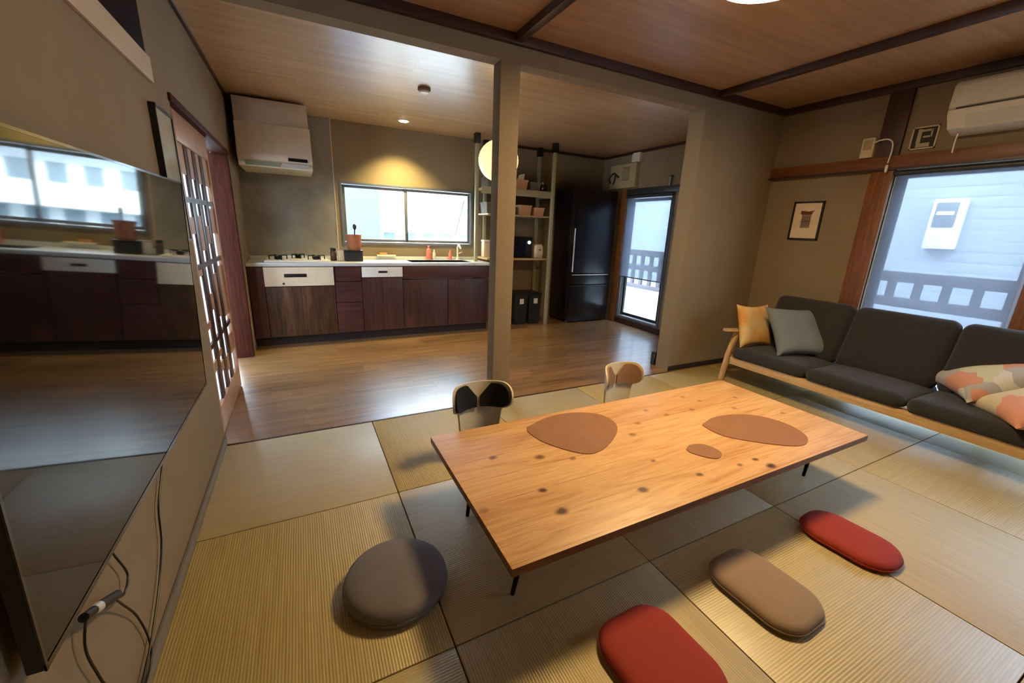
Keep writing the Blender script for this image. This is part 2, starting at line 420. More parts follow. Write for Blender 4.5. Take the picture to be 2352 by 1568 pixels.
def obj(name, bm, mat, parent=None, smooth=35, local=False, label=None, loc=None):
    """links bm as ONE mesh; bm is in world coordinates unless local"""
    me = bpy.data.meshes.new(name)
    bmesh.ops.recalc_face_normals(bm, faces=bm.faces)
    base = rootloc(parent) if parent is not None else Vector(loc or (0, 0, 0))
    if not local and base.length > 0: bmesh.ops.translate(bm, vec=-base, verts=bm.verts)
    bm.to_mesh(me); bm.free()
    ms = mat if isinstance(mat, (list, tuple)) else [mat]
    for m_ in ms: me.materials.append(m_)
    me.shade_smooth(); me.set_sharp_from_angle(angle=math.radians(smooth))
    o = bpy.data.objects.new(name, me); COL.objects.link(o)
    if parent is not None: o.parent = parent
    elif loc: o.location = loc
    if label: o['label'] = label
    return o

def tag(o, label, cat, group=None):
    o['label'] = label; o['category'] = cat
    if group: o['group'] = group
    return o

def thing(name, label, cat, loc=(0, 0, 0), rot=(0, 0, 0), group=None):
    o = bpy.data.objects.new(name, None); COL.objects.link(o); o.location = loc; o.rotation_euler = rot
    o.empty_display_size = 0.05
    return tag(o, label, cat, group)

def struct(name, bm, mat, smooth=35):
    o = obj(name, bm, mat, None, smooth); o['kind'] = 'structure'; return o

def holed(axis, pos, th, u0, u1, v0, v1, holes):
    """wall slab: axis 'x' or 'y' at pos..pos+th spanning u (other horizontal) and z, with rectangular holes"""
    bm = bmesh.new(); us = sorted({u0, u1, *[h[0] for h in holes], *[h[1] for h in holes]}); vs = sorted({v0, v1, *[h[2] for h in holes], *[h[3] for h in holes]})
    for a, b in zip(us[:-1], us[1:]):
        for c, d in zip(vs[:-1], vs[1:]):
            mu, mv = (a + b) / 2, (c + d) / 2
            if any(h[0] < mu < h[1] and h[2] < mv < h[3] for h in holes): continue
            if axis == 'x': box(bm, pos, pos + th, a, b, c, d)
            else: box(bm, a, b, pos, pos + th, c, d)
    bmesh.ops.remove_doubles(bm, verts=bm.verts, dist=1e-5)
    # drop the inner faces shared by neighbouring cells
    seen = {}
    for f in bm.faces: seen.setdefault(tuple(sorted(v.index for v in f.verts)), []).append(f)
    bm.verts.index_update(); seen = {}
    for f in bm.faces: seen.setdefault(tuple(sorted(v.index for v in f.verts)), []).append(f)
    kill = [f for fs in seen.values() if len(fs) > 1 for f in fs]
    bmesh.ops.delete(bm, geom=kill, context='FACES')
    return bm

# ================================================================ SHELL
XL, XR, YB, YD, YF = -0.485, 4.08, 5.15, 2.60, -1.3
HT, HK = 2.40, 2.31
bm = B(XL, XR, 2.585, YB, -0.12, 0.0); struct('floor', bm, FLOORM)
struct('floor_under_mats', B(XL, XR, YF, 2.585, -0.12, -0.03), SUBF)
struct('ceiling', B(XL - .1, XR + .1, YF, YD + .06, HT, HT + .12), CEIL)
struct('ceiling_kitchen', B(XL - .1, XR + .1, YD + .11, YB + .1, HK, HK + .12), CEILK)
bm = holed('x', XL - .12, .12, YF, YB, 0.0, HT, [(2.62, 4.40, -1, 1.79), (-1.0, 2.345, 1.86, 2.32)])
struct('wall_left', bm, WALL)
struct('wall_niche_back', B(XL - .42, XL - .36, -1.1, 2.45, 1.80, 2.38), WALL)
struct('trim_niche_post', B(XL - .135, XL - .002, 2.345, 2.375, 1.86, 2.34), DARKW)
struct('wall_niche_side', B(XL - .36, XL - .136, 2.345, 2.375, 1.80, 2.37), WALL)
struct('trim_niche_floor', B(XL - .36, XL - .12, -1.1, 2.345, 1.82, 1.858), SILLM)
struct('trim_niche_top', B(XL - .36, XL - .12, -1.1, 2.345, 2.322, 2.37), WALL)
struct('trim_niche_sill', B(XL, XL + .012, -1.25, 2.343, 1.77, 1.861, bev=.002), SILLM)
bm = holed('y', YB, .12, XL - .12, XR + .12, 0.0, HT, [(.44, 2.02, 1.02, 1.70)])
struct('wall_back', bm, WALL)
struct('wall_back_kitchen_panel', B(XL + .001, .385, YB - .008, YB, .84, HK), CONC)
struct('trim_panel_edge', B(.385, .395, YB - .012, YB, .84, HK), SILLM)
WY0, WY1 = -0.9, 1.655
bm = holed('x', XR, .12, YF, YB, 0.0, HT, [(3.74, 4.56, .07, 1.76), (WY0, WY1, .035, 1.80)])
struct('wall_right', bm, WALL)
struct('wall_front', B(XL - .12, XR + .12, YF - .12, YF, 0, HT), WALL)
struct('wall_divider', B(3.04, XR, YD, YD + .155, 0, HT), WALL)
struct('wall_divider_lintel', B(XL, 3.04, YD, YD + .11, 2.255, HT), WALL)
struct('trim_pillar', B(1.198, 1.335, YD, YD + .11, 0, 2.255, bev=.003), WALL)
# ceiling battens, coves
struct('trim_ceiling_cove_divider', B(XL, XR, YD - .035, YD - .001, HT - .055, HT, bev=.003), DARKW)
struct('trim_ceiling_cove_right', B(XR - .035, XR - .001, YF, YD - .035, HT - .055, HT, bev=.003), DARKWY)
struct('trim_ceiling_cove_left', B(XL + .001, XL + .035, YF, YD - .035, HT - .055, HT, bev=.003), DARKWY)
struct('trim_ceiling_joist_left', B(1.275, 1.325, YF, YD - .035, HT - .045, HT, bev=.003), DARKWY)
struct('trim_ceiling_joist_right', B(3.14, 3.19, YF, YD - .035, HT - .045, HT, bev=.003), DARKWY)
struct('trim_kitchen_cove_left', B(XL + .001, XL + .018, YD + .11, YB, HK - .022, HK), DARKWY)
struct('trim_kitchen_cove_right', B(XR - .02, XR - .001, YD + .16, YB, HK - .03, HK), DARKWY)
struct('trim_kitchen_cove_back', B(2.3, XR - .02, YB - .02, YB - .001, HK - .03, HK), DARKW)
# baseboards
struct('baseboard_left', B(XL + .001, XL + .013, YF, 2.60, 0, .045, bev=.003), GREYTRIM)
struct('baseboard_divider', B(3.04, XR, YD - .012, YD - .001, 0, .045), KICK)
struct('baseboard_right', B(XR - .012, XR - .001, 1.82, YD - .012, 0, .045), KICK)
struct('trim_floor_threshold', B(XL, 3.04, 2.572, 2.585, -.03, .001), DARKW)
# right wall timber: posts and rail
struct('trim_post_right', B(XR - .03, XR + .02, 1.655, 1.80, 0, 1.80, bev=.003), BROWNZ)
struct('trim_post_right_upper', B(XR - .03, XR + .02, 1.655, 1.80, 1.895, HT - .055, bev=.003), wood('dark_upper_post', (50, 30, 24), (78, 48, 36), 'z', 0.42, 12, 3))
struct('trim_post_right_near', B(XR - .028, XR + .02, .745, .83, .035, 1.80, bev=.003), BROWNZ)
struct('trim_rail_right', B(XR - .045, XR - .0305, YF, YD - .001, 1.80, 1.895, bev=.004), BROWNY)
struct('trim_rail_right_lip', B(XR - .058, XR - .0455, YF, YD - .001, 1.795, 1.808), DARKWY)
struct('trim_sill_right', B(XR - .03, XR + .1, WY0, WY1, 0, .034), BROWNY)

# ================================================================ WINDOWS
def sash(name, axis, pos, u0, u1, z0, z1, st, th, mat, extra=()):
    """one sliding sash = frame + pane; structure"""
    bm = bmesh.new()
    def bx(a, b, c, d):
        if axis == 'y': box(bm, a, b, pos, pos + th, c, d, bev=.002)
        else: box(bm, pos, pos + th, a, b, c, d, bev=.002)
    bx(u0, u0 + st, z0, z1); bx(u1 - st, u1, z0, z1); bx(u0 + st, u1 - st, z0, z0 + st); bx(u0 + st, u1 - st, z1 - st, z1)
    for e in extra: bx(*e)
    f = struct(name, bm, mat)
    m_ = pos + th / 2
    b2 = B(u0 + st, u1 - st, m_ - .002, m_ + .002, z0 + st, z1 - st) if axis == 'y' else B(m_ - .002, m_ + .002, u0 + st, u1 - st, z0 + st, z1 - st)
    obj('pane', b2, GLASS, f); return f
bm = bmesh.new()
for a in ((.44, 2.02, YB - .012, YB + .10, 1.02, 1.045), (.44, 2.02, YB - .012, YB + .10, 1.675, 1.70), (.44, .465, YB - .012, YB + .10, 1.045, 1.675), (1.995, 2.02, YB - .012, YB + .10, 1.045, 1.675)): box(bm, *a, bev=.002)
struct('window_1', bm, ALU)
sash('window_1_sash', 'y', YB + .055, .47, 1.20, 1.05, 1.67, .03, .025, ALU)
sash('window_1_sash', 'y', YB + .02, 1.155, 1.99, 1.05, 1.67, .03, .025, ALU)
bm = bmesh.new(); cyl(bm, (1.95, YB + .11, 1.60), (1.83, YB + .11, 1.16), .006, .006, 8); struct('window_1_stay_arm', bm, ALUD)
o = obj('window_latch', B(1.165, 1.185, YB + .005, YB + .02, 1.06, 1.16, bev=.003), ALUD); tag(o, 'small red-tinted latch at the meeting bar of the kitchen window', 'latch')
o['kind'] = 'structure'; o.name = 'window_1_latch'
# kitchen garden door on right wall
bm = bmesh.new()
for a in ((XR - .01, XR + .1, 3.74, 3.775, .07, 1.76), (XR - .01, XR + .1, 4.525, 4.56, .07, 1.76), (XR - .01, XR + .1, 3.775, 4.525, .07, .105), (XR - .01, XR + .1, 3.775, 4.525, 1.725, 1.76)): box(bm, *a, bev=.002)
struct('window_2', bm, ALU)
sash('window_2_sash', 'x', XR + .03, 3.79, 4.51, .115, 1.715, .04, .03, ALUD)
struct('trim_window_2_post', B(XR - .025, XR - .001, 4.565, 4.68, 0, 1.84, bev=.003), BROWNZ)
struct('trim_window_2_head', B(XR - .03, XR - .001, 3.66, 4.565, 1.765, 1.84, bev=.003), ALUD)
struct('trim_window_2_sill', B(XR - .02, XR - .001, 3.66, 4.565, 0, .069, bev=.002), DARKWY)
# big garden window of the tatami room
sash('window_3', 'x', XR + .06, .80, WY1 - .005, .04, 1.79, .05, .035, ALUD)
sash('window_3_near', 'x', XR + .02, WY0 + .01, .79, .04, 1.79, .05, .035, ALUD)

def blind(name, label, y0, y1, z0, z1, x, bar=True, cordside=None):
    t = thing(name, label, 'blind', (x, (y0 + y1) / 2, z0))
    bm = bmesh.new(); cyl(bm, (x, y0, z1 - .02), (x, y1, z1 - .02), .02); obj('roller_tube', bm, ALUD, t)
    obj('fabric', B(x - .001, x + .001, y0 + .01, y1 - .01, z0, z1 - .02), BLIND, t)
    bm = bmesh.new(); box(bm, x - .007, x + .007, y0 + .01, y1 - .01, z0 - .015, z0, bev=.003); obj('bottom_bar', bm, ALU if bar else WHITEP, t)
    if cordside is not None:
        bm = bmesh.new(); tube(bm, [(x - .012, cordside, z1 - .03), (x - .014, cordside, (z0 + z1) / 2), (x - .012, cordside, z0 + .02)], .004, 6, 3); obj('pull_chain', bm, ALUD, t)
    return t
blind('roller_blind', 'sheer roller blind half lowered over the kitchen garden door', 3.74, 4.55, .68, 1.76, XR - .035, cordside=3.745)
blind('roller_blind', 'long sheer roller blind right behind the charcoal sofa', .84, 1.645, .62, 1.79, XR - .01)

# ================================================================ SLIDING LATTICE DOOR AND HALL
d1 = bpy.data.objects.new('door_1', None); COL.objects.link(d1); d1['kind'] = 'structure'; d1.location = (-.52, 2.66, 0)
DX0, DX1 = -.535, -.505
LY0, LY1 = 2.66, 3.60
bm = bmesh.new()
for a in ((DX0, DX1, LY0, LY0 + .10, .0, 1.77), (DX0, DX1, LY1 - .035, LY1, .0, 1.77), (DX0, DX1, LY0 + .10, LY1 - .035, .0, .16), (DX0, DX1, LY0 + .10, LY1 - .035, 1.62, 1.77)): box(bm, *a, bev=.003)
DOORW = wood('pinkish_door_wood', (166, 126, 100), (200, 160, 132), 'z', 0.35, 12, 3)
obj('door_frame', bm, DOORW, d1)
bars = bmesh.new()
for k in range(3):
    y = LY0 + .10 + (LY1 - .035 - LY0 - .10) * (k + 1) / 4
    box(bars, DX0 + .010, DX1 - .008, y - .045, y + .045, .16, 1.62, bev=.001)
obj('lattice_bars', bars, wood('dark_lattice_wood', (44, 26, 22), (74, 44, 36), 'z', 0.35, 12, 3), d1)
bm = bmesh.new()
for z in (.52, .98, 1.34): box(bm, DX0 + .008, DX1 - .008, LY0 + .10, LY1 - .035, z - .014, z + .014)
obj('lattice_rails', bm, DARKWY, d1)
cw = (LY1 - .035 - LY0 - .10) / 4
fills = {0: [(1.47, 1.62), (1.16, 1.25), (.93, .965), (.62, .66), (.36, .42)], 1: [(1.46, 1.62), (1.06, 1.26), (.70, .80), (.30, .36), (.40, .44)],
         2: [(1.45, 1.62), (1.09, 1.20), (.62, .90), (.24, .34)], 3: [(1.45, 1.62), (1.15, 1.31), (.58, .93), (.30, .44)]}
for c_, zz in fills.items():  # slat pieces broken up so the gaps take the shape of bright window patches
    bm = bmesh.new()
    for z0, z1 in zz: box(bm, DX0 + .009, DX1 - .0115, LY0 + .10 + cw * c_ + .002, LY0 + .10 + cw * (c_ + 1) - .002, z0, z1)
    obj('light_patch_slat', bm, DOORW, d1)
obj('pane', B(DX0 + .006, DX0 + .0075, LY0 + .1, LY1 - .035, .16, 1.62), PAPER, d1)
struct('trim_door_head', BB([(XL - .10, XL + .012, 2.60, 4.43, 1.765, 1.80)], bev=.003), REDZ)
struct('trim_door_jamb', B(XL - .13, XL + .006, 4.36, 4.425, 0, 1.765, bev=.003), REDZ)
bm = holed('y', 4.42, .05, XL - 1.2, XL - .125, 0, 2.3, [(XL - .46, XL - .15, z0, z1) for z0, z1 in ((.10, .30), (.36, .60), (.86, .98), (1.05, 1.17), (1.44, 1.67))])
struct('wall_hall_light_slots', bm, REDZ)  # openings added, shaped to show as bright patches behind the lattice
struct('floor_hall', B(XL - 1.25, XL - .0, 2.3, 4.5, -.12, -.004), FLOORM)
struct('ceiling_hall', B(XL - 1.25, XL - .12, 2.46, 4.5, 2.3, 2.36), CEILK)
bm = holed('x', XL - 1.25, .05, 2.2, 4.5, -.1, 2.36, [(2.75, 3.25, .2, 1.75), (3.40, 4.05, .2, 1.75)])  # openings added to let daylight into the hall
struct('wall_hall', bm, DOORW)
struct('wall_hall_end', B(XL - 1.25, XL - .12, 2.2, 2.26, -.1, 1.79), WALL)
bm = bmesh.new()
for y0, y1 in ((2.75, 3.25), (3.40, 4.05)):
    for z in (.5, .8, 1.1, 1.4): box(bm, XL - 1.24, XL - 1.21, y0, y1, z - .04, z + .04)
    ym = (y0 + y1) / 2; box(bm, XL - 1.24, XL - 1.21, ym - .02, ym + .02, .2, 1.75)
struct('door_added_hall_light', bm, REDZ)  # added glazing bars that split the hall daylight into bright patches

# ================================================================ TATAMI
XE = [-.485, .321, 1.131, 1.950, 2.770, 3.585, 4.08]
YE = [-1.3, -.72, .10, .918, 1.756, 2.571]
desc = {
 (0, 4): 'pale tatami mat in the corner by the television wall and the wooden floor edge',
 (1, 4): 'yellowish tatami mat below the pillar, behind the black posture seat',
 (2, 4): 'pale tatami mat between pillar foot and brown posture seat, along the wooden floor',
 (3, 4): 'tatami mat touching the end of the divider wall',
 (4, 4): 'tatami mat in front of the divider wall at the sofa arm',
 (5, 4): 'narrow tatami mat strip in the corner behind the sofa arm',
 (0, 3): 'ribbed tatami mat under the round charcoal cushion, against the television wall',
 (1, 3): 'grey-shaded tatami mat under the near left leg of the pine table',
 (2, 3): 'tatami mat hidden mostly under the middle of the pine table',
 (3, 3): 'tatami mat under the far right corner of the pine table',
 (4, 3): 'tatami mat along the sofa front, bright with window light',
 (5, 3): 'narrow tatami mat strip under the sofa, middle of its length',
 (0, 2): 'tatami mat cut by the bottom left edge of the photo, below the round cushion mat',
 (1, 2): 'tatami mat under the nearest brick red seat cushion',
 (2, 2): 'coarsely ribbed tatami mat under the taupe seat cushion',
 (3, 2): 'smooth looking tatami mat right of the far brick red seat cushion',
 (4, 2): 'tatami mat at the right edge of the photo, in front of the patterned pillows',
 (5, 2): 'narrow tatami mat strip under the near end of the sofa',
 (1, 1): 'tatami mat at the bottom edge below the near red cushion', (2, 1): 'tatami mat at the bottom right edge of the photo', (3, 1): 'tatami mat in the bottom right corner of the photo'}
for j in range(5):
    for i in range(6):
        x0, x1, y0, y1 = XE[i], XE[i + 1], YE[j], YE[j + 1]
        ribx = (i + j) % 2 == 0
        g = .0022
        bm = bmesh.new(); box(bm, x0 + g, x1 - g, y0 + g, y1 - g, -.03, 0, bev=.003)
        if (i, j) in desc:
            o = obj('tatami_mat', bm, TX if ribx else TY, loc=((x0 + x1) / 2, (y0 + y1) / 2, -.03))
            tag(o, desc[(i, j)], 'tatami mat', 'half-size tatami mats laid in a checkerboard')
        else: bm.free()
rest = BB([(XL + .002, .319, YE[1], .098, -.03, 0), (XL + .002, 4.07, YF, YE[1] - .002, -.03, 0), (2.772, 4.07, YE[1], .098, -.03, 0)])
struct('floor_unseen_mats', rest, TY)

# ================================================================ TELEVISION, CABLES, PICTURE ON LEFT WALL
tvb = Vector((-.455, 1.50, .95))
tv = thing('television', 'large black flat television on the left wall mirroring the kitchen', 'television', (-.44, 1.49, .508))
tilt = math.atan2(.03, .87)
def tvplace(bm):
    bmesh.ops.rotate(bm, cent=(-.44, 0, .508), matrix=Matrix.Rotation(tilt, 3, 'Y'), verts=bm.verts); return bm
tw0, tw1, tz0, tz1 = .795, 2.19, .508, 1.385
bm = bmesh.new(); box(bm, -.466, -.443, tw0, tw1, tz0, tz1, bev=.004)
obj('casing', tvplace(bm), BLACKP, tv)
bm = bmesh.new(); bz = .006
for a in ((-.443, -.440, tw0, tw1, tz0, tz0 + .012), (-.443, -.440, tw0, tw1, tz1 - bz, tz1), (-.443, -.440, tw0, tw0 + bz, tz0, tz1), (-.443, -.440, tw1 - bz, tw1, tz0, tz1)): box(bm, *a)
obj('bezel', tvplace(bm), BLACKG, tv)
obj('screen', tvplace(B(-.4428, -.4412, tw0 + bz, tw1 - bz, tz0 + .012, tz1 - bz)), SCREEN, tv)
bm = bmesh.new(); box(bm, XL + .001, -.4665, 1.2, 1.8, .75, 1.1); obj('wall_bracket', bm, BLACKM, tv)
bm = bmesh.new(); tube(bm, [(-.474, 1.60, .56), (-.474, 1.579, .455), (-.474, 1.48, .36), (-.474, 1.44, .25), (-.474, 1.35, .161), (-.47, 1.2, .09), (-.468, 1.05, .055), (-.468, .95, .05)], .0028)
tag(obj('power_cable', bm, BLACKP), 'long thin black cable hanging down the wall from the television bottom', 'cable', 'television cables')
bm = bmesh.new(); tube(bm, [(-.47, 1.12, .52), (-.47, 1.153, .45), (-.468, 1.185, .363), (-.462, 1.13, .35), (-.455, 1.07, .395)], .0026)
tag(obj('power_cable', bm, BLACKP), 'short looped cable curving down from the television to the adapter', 'cable', 'television cables')
bm = bmesh.new(); tube(bm, [(-.455, 1.075, .385), (-.465, 1.12, .33), (-.472, 1.19, .22), (-.473, 1.22, .10), (-.468, 1.17, .055), (-.468, 1.0, .05)], .0026)
tag(obj('power_cable', bm, BLACKP), 'cable leaving the adapter rightward and dropping to the skirting', 'cable', 'television cables')
bm = bmesh.new(); tube(bm, [(-.46, .97, .455), (-.468, .955, .38), (-.47, .975, .28), (-.47, .99, .20), (-.47, .96, .06)], .0026)
tag(obj('power_cable', bm, BLACKP), 'cable hanging straight down from the left end of the adapter', 'cable', 'television cables')
ad = thing('power_adapter', 'small black and silver adapter hanging from cables under the television', 'adapter', (-.455, 1.02, .40))
bm = bmesh.new(); cyl(bm, (-.455, 1.005, .435), (-.455, 1.085, .39), .012, .010, 12); obj('adapter_body', bm, BLACKP, ad)
bm = bmesh.new(); cyl(bm, (-.455, .985, .446), (-.455, 1.005, .435), .010, .012, 12); obj('metal_plug', bm, STEEL, ad)
bm = bmesh.new(); cyl(bm, (-.455, .95, .464), (-.455, .985, .446), .009, .009, 12); obj('plug_cap', bm, BLACKP, ad)

pc = thing('framed_mirror', 'narrow glass panel in a dark frame between television and lattice door', 'mirror', (XL, 2.35, 1.15))
bm = bmesh.new()
my0, my1, mz0, mz1 = 2.235, 2.50, 1.14, 1.68
for a in ((XL + .001, -.462, my0, my0 + .012, mz0, mz1), (XL + .001, -.462, my1 - .012, my1, mz0, mz1), (XL + .001, -.462, my0, my1, mz0, mz0 + .012), (XL + .001, -.462, my0, my1, mz1 - .012, mz1)): box(bm, *a)
obj('picture_frame', bm, BLACKP, pc)
obj('picture_glass', B(XL + .003, -.466, my0 + .012, my1 - .012, mz0 + .012, mz1 - .012), flat('pale_glass_reflection', (186, 188, 178), 0.12, coat=.5), pc)  # pale base colour stands in for the reflection in the glass

# ================================================================ KITCHEN RUN
CF = 4.66
def cabinet(label, x0, x1, fronts, top=.812):
    """fronts: (name, x0, x1, z0, z1, material, sub)"""
    t = thing('base_cabinet', label, 'cabinet', ((x0 + x1) / 2, 4.9, 0), group='walnut base cabinets under the steel worktop')
    obj('carcass', B(x0 + .001, x1 - .001, CF + .022, YB - .012, .09, top), CABX, t)
    obj('kick_board', B(x0 + .001, x1 - .001, CF + .065, CF + .08, 0, .09), KICK, t)
    for (n, a, b, c, d, m_) in fronts:
        obj(n, B(a + .003, b - .003, CF, CF + .02, c + .003, d - .003, bev=.002), m_, t)
    return t
cabinet('narrow dark filler cabinet left of the white grill front', XL + .004, -.345, [('door', XL + .006, -.345, .095, .81, CABZ)])
cabinet('walnut cabinet with pale streaked door below the white grill front', -.345, .292, [('door', -.345, .292, .095, .612, CABD)])
cabinet('narrow walnut drawer cabinet between white grill and white-topped dishwasher', .292, .56, [('drawer', .292, .56, .655, .81, CABX), ('drawer', .292, .56, .43, .652, CABX), ('drawer', .292, .56, .095, .427, CABX)])
cabinet('walnut-fronted unit under the small white control strip', .56, 1.0, [('door', .56, 1.0, .095, .69, CABZ)])
cabinet('walnut sink cabinet with two doors, next to the pillar', 1.0, 2.06, [('upper_panel', 1.0, 2.06, .665, .81, CABX), ('door', 1.0, 1.53, .095, .66, CABZ), ('door', 1.53, 2.06, .095, .66, CABZ)], .653)
g = thing('grill_drawer', 'wide white grill front with dark handle slot under the stove', 'grill', (-.03, 4.65, .615))
obj('grill_front', B(-.345, .285, CF - .016, CF + .018, .618, .808, bev=.004), flat('ivory_grill_front', (222, 206, 180), .4), g)
obj('handle_recess', B(-.17, .03, CF - .022, CF - .0165, .708, .742, bev=.002), BLACKP, g, label='dark slot handle')
obj('dial', B(-.19, -.17, CF - .019, CF - .0165, .635, .655), ALUD, g)
g = thing('control_panel', 'small white strip with dark pull above the dishwasher door', 'dishwasher panel', (.78, 4.65, .69))
obj('panel_front', B(.565, .998, CF - .012, CF + .018, .695, .805, bev=.004), WHITEP, g)
obj('pull_handle', B(.735, .83, CF - .02, CF - .0125, .74, .762, bev=.002), BLACKP, g, label='dark pull')
# worktop with a real sink cut
wt = thing('worktop', 'long steel kitchen worktop with sunken sink', 'worktop', (.8, 4.9, .815))
bm = bmesh.new()
SX0, SX1, SY0, SY1 = 1.12, 1.86, 4.72, 5.04
for a in ((XL + .002, SX0, CF - .02, YB - .009, .815, .85), (SX1, 2.07, CF - .02, YB - .009, .815, .85), (SX0, SX1, CF - .02, SY0, .815, .85), (SX0, SX1, SY1, YB - .009, .815, .85)): box(bm, *a, bev=.003)
obj('counter_top', bm, STEEL, wt)
bm = bmesh.new()
for a in ((SX0 - .004, SX0, SY0, SY1, .66, .849), (SX1, SX1 + .004, SY0, SY1, .66, .849), (SX0, SX1, SY0 - .004, SY0, .66, .849), (SX0, SX1, SY1, SY1 + .004, .66, .849), (SX0, SX1, SY0, SY1, .655, .66)): box(bm, *a)
obj('sink_bowl', bm, STEEL, wt)
obj('back_upstand', B(XL + .002, 2.07, YB - .02, YB - .009, .851, .885, bev=.002), STEEL, wt)
# stove
st = thing('gas_stove', 'white gas stove top with three dark burners', 'stove', (-.03, 4.9, .851))
obj('hob_plate', B(-.33, .26, CF + .02, 5.08, .851, .872, bev=.006), WHITEP, st)
for bx_, by_, br_ in ((-.21, 4.80, .06), (.14, 4.80, .06), (-.03, 4.97, .045)):
    bm = bmesh.new(); lathe(bm, [(br_ * .5, 0), (br_ * .6, .02), (br_ * .55, .03), (br_ * .2, .034)], (bx_, by_, .8725), 20)
    bb = obj('burner', bm, BLACKM, st)
    bm = bmesh.new()
    for k in range(4):
        a = k * PI / 2 + .4
        cyl(bm, (bx_ + .35 * br_ * math.cos(a), by_ + .35 * br_ * math.sin(a), .912), (bx_ + 1.4 * br_ * math.cos(a), by_ + 1.4 * br_ * math.sin(a), .912), .005, .005, 8)
        cyl(bm, (bx_ + 1.4 * br_ * math.cos(a), by_ + 1.4 * br_ * math.sin(a), .8725), (bx_ + 1.4 * br_ * math.cos(a), by_ + 1.4 * br_ * math.sin(a), .915), .005, .005, 8)
    obj('pan_support', bm, BLACKM, bb)
# counter things
t = thing('spice_jar', 'small dark jar beside the cream box left of the black box', 'jar', (.315, 4.93, .851))
bm = bmesh.new(); lathe(bm, [(.03, 0), (.032, .01), (.032, .09), (.024, .105)], (.315, 4.93, .851), 18); obj('jar_body', bm, flat('brown_jar', (92, 62, 50), .3), t)
bm = bmesh.new(); lathe(bm, [(.026, .1055), (.028, .11), (.028, .13), (.02, .135)], (.315, 4.93, .851), 18); obj('lid', bm, BLACKP, t)
t = thing('food_box', 'upright cream coloured box left of the black box on worktop', 'box', (.375, 4.86, .851))
obj('carton', B(.352, .412, 4.83, 4.90, .851, .965, bev=.002), CREAM, t)
obj('carton_flap', B(.35, .414, 4.828, 4.902, .965, .972, bev=.001), flat('tan_box_flap', (170, 136, 100), .6), t)
t = thing('storage_box', 'black box under the terracotta utensil pot', 'box', (.51, 4.88, .851))
obj('box_body', B(.425, .605, 4.80, 4.98, .851, .955, bev=.008), flat('navy_black_box', (20, 22, 34), .5), t)
obj('box_lid', B(.42, .61, 4.795, 4.985, .955, .968, bev=.004), BLACKP, t)
t = thing('utensil_pot', 'terracotta pot holding a black spoon, on the black box', 'pot', (.53, 4.88, .9685))
bm = bmesh.new(); lathe(bm, [(.062, 0), (.068, .01), (.078, .14), (.082, .15), (.082, .165), (.072, .165), (.066, .02), (.01, .015)], (.53, 4.88, .9685), 28); obj('pot_body', bm, flat('terracotta', (166, 96, 60), .6), t)
s_ = thing('serving_spoon', 'black ladle handle standing up out of the terracotta pot', 'spoon', (.535, 4.88, .99))
bm = bmesh.new(); cyl(bm, (.53, 4.88, .995), (.545, 4.88, 1.20), .006, .007, 10); obj('spoon_handle', bm, BLACKP, s_)
bm = bmesh.new(); sphere(bm, (.545, 4.88, 1.215), .020, 1.6, 14, 10); obj('spoon_bowl', bm, BLACKP, s_)
def bottle(x, y, z, r, h, m_, label, capm=WHITEP):
    t = thing('soap_bottle', label, 'bottle', (x, y, z))
    bm = bmesh.new(); lathe(bm, [(r * .9, 0), (r, .008), (r, h * .6), (r * .75, h * .74), (r * .35, h * .82), (r * .35, h * .86)], (x, y, z), 18); obj('bottle_body', bm, m_, t)
    bm = bmesh.new(); lathe(bm, [(r * .42, h * .8605), (r * .42, h * .97), (r * .2, h)], (x, y, z), 14); obj('cap', bm, capm, t)
CORAL = flat('coral_plastic', (206, 110, 92), .4)
bottle(1.42, 5.085, .8515, .032, .17, CORAL, 'larger coral red bottle behind the sink', CORAL)
bottle(1.49, 5.09, .8515, .022, .12, flat('clear_soap', (206, 196, 180), .2), 'small pale bottle between the two coral bottles')
bottle(1.70, 5.09, .8515, .022, .12, CORAL, 'smaller coral bottle just left of the faucet', CORAL)
t = thing('faucet', 'slim white faucet standing at the right of the sink', 'faucet', (1.80, 5.09, .8515))
bm = bmesh.new(); cyl(bm, (1.80, 5.09, .8515), (1.80, 5.09, .88), .022, .018); obj('base', bm, WHITEP, t)
bm = bmesh.new(); tube(bm, [(1.80, 5.09, .88), (1.80, 5.09, 1.0), (1.80, 5.05, 1.035), (1.79, 4.98, 1.02), (1.79, 4.95, 1.0)], .011, 10); obj('spout', bm, WHITEP, t)
bm = bmesh.new(); cyl(bm, (1.815, 5.09, .93), (1.855, 5.07, .95), .006, .005, 8); obj('lever', bm, WHITEP, t)
for x, l in ((.60, 'pale trinket at left of the kitchen window sill'), ):
    pass
t = thing('sponge_rack', 'pale oblong sponge holder on the window ledge', 'rack', (.88, 5.12, .886))
obj('rack_tray', B(.80, 1.02, 5.09, 5.128, .8855, .905, bev=.004), WHITEP, t)
obj('sponge', B(.83, .92, 5.095, 5.122, .9055, .93, bev=.006), flat('orange_sponge', (206, 150, 92), .9), t)

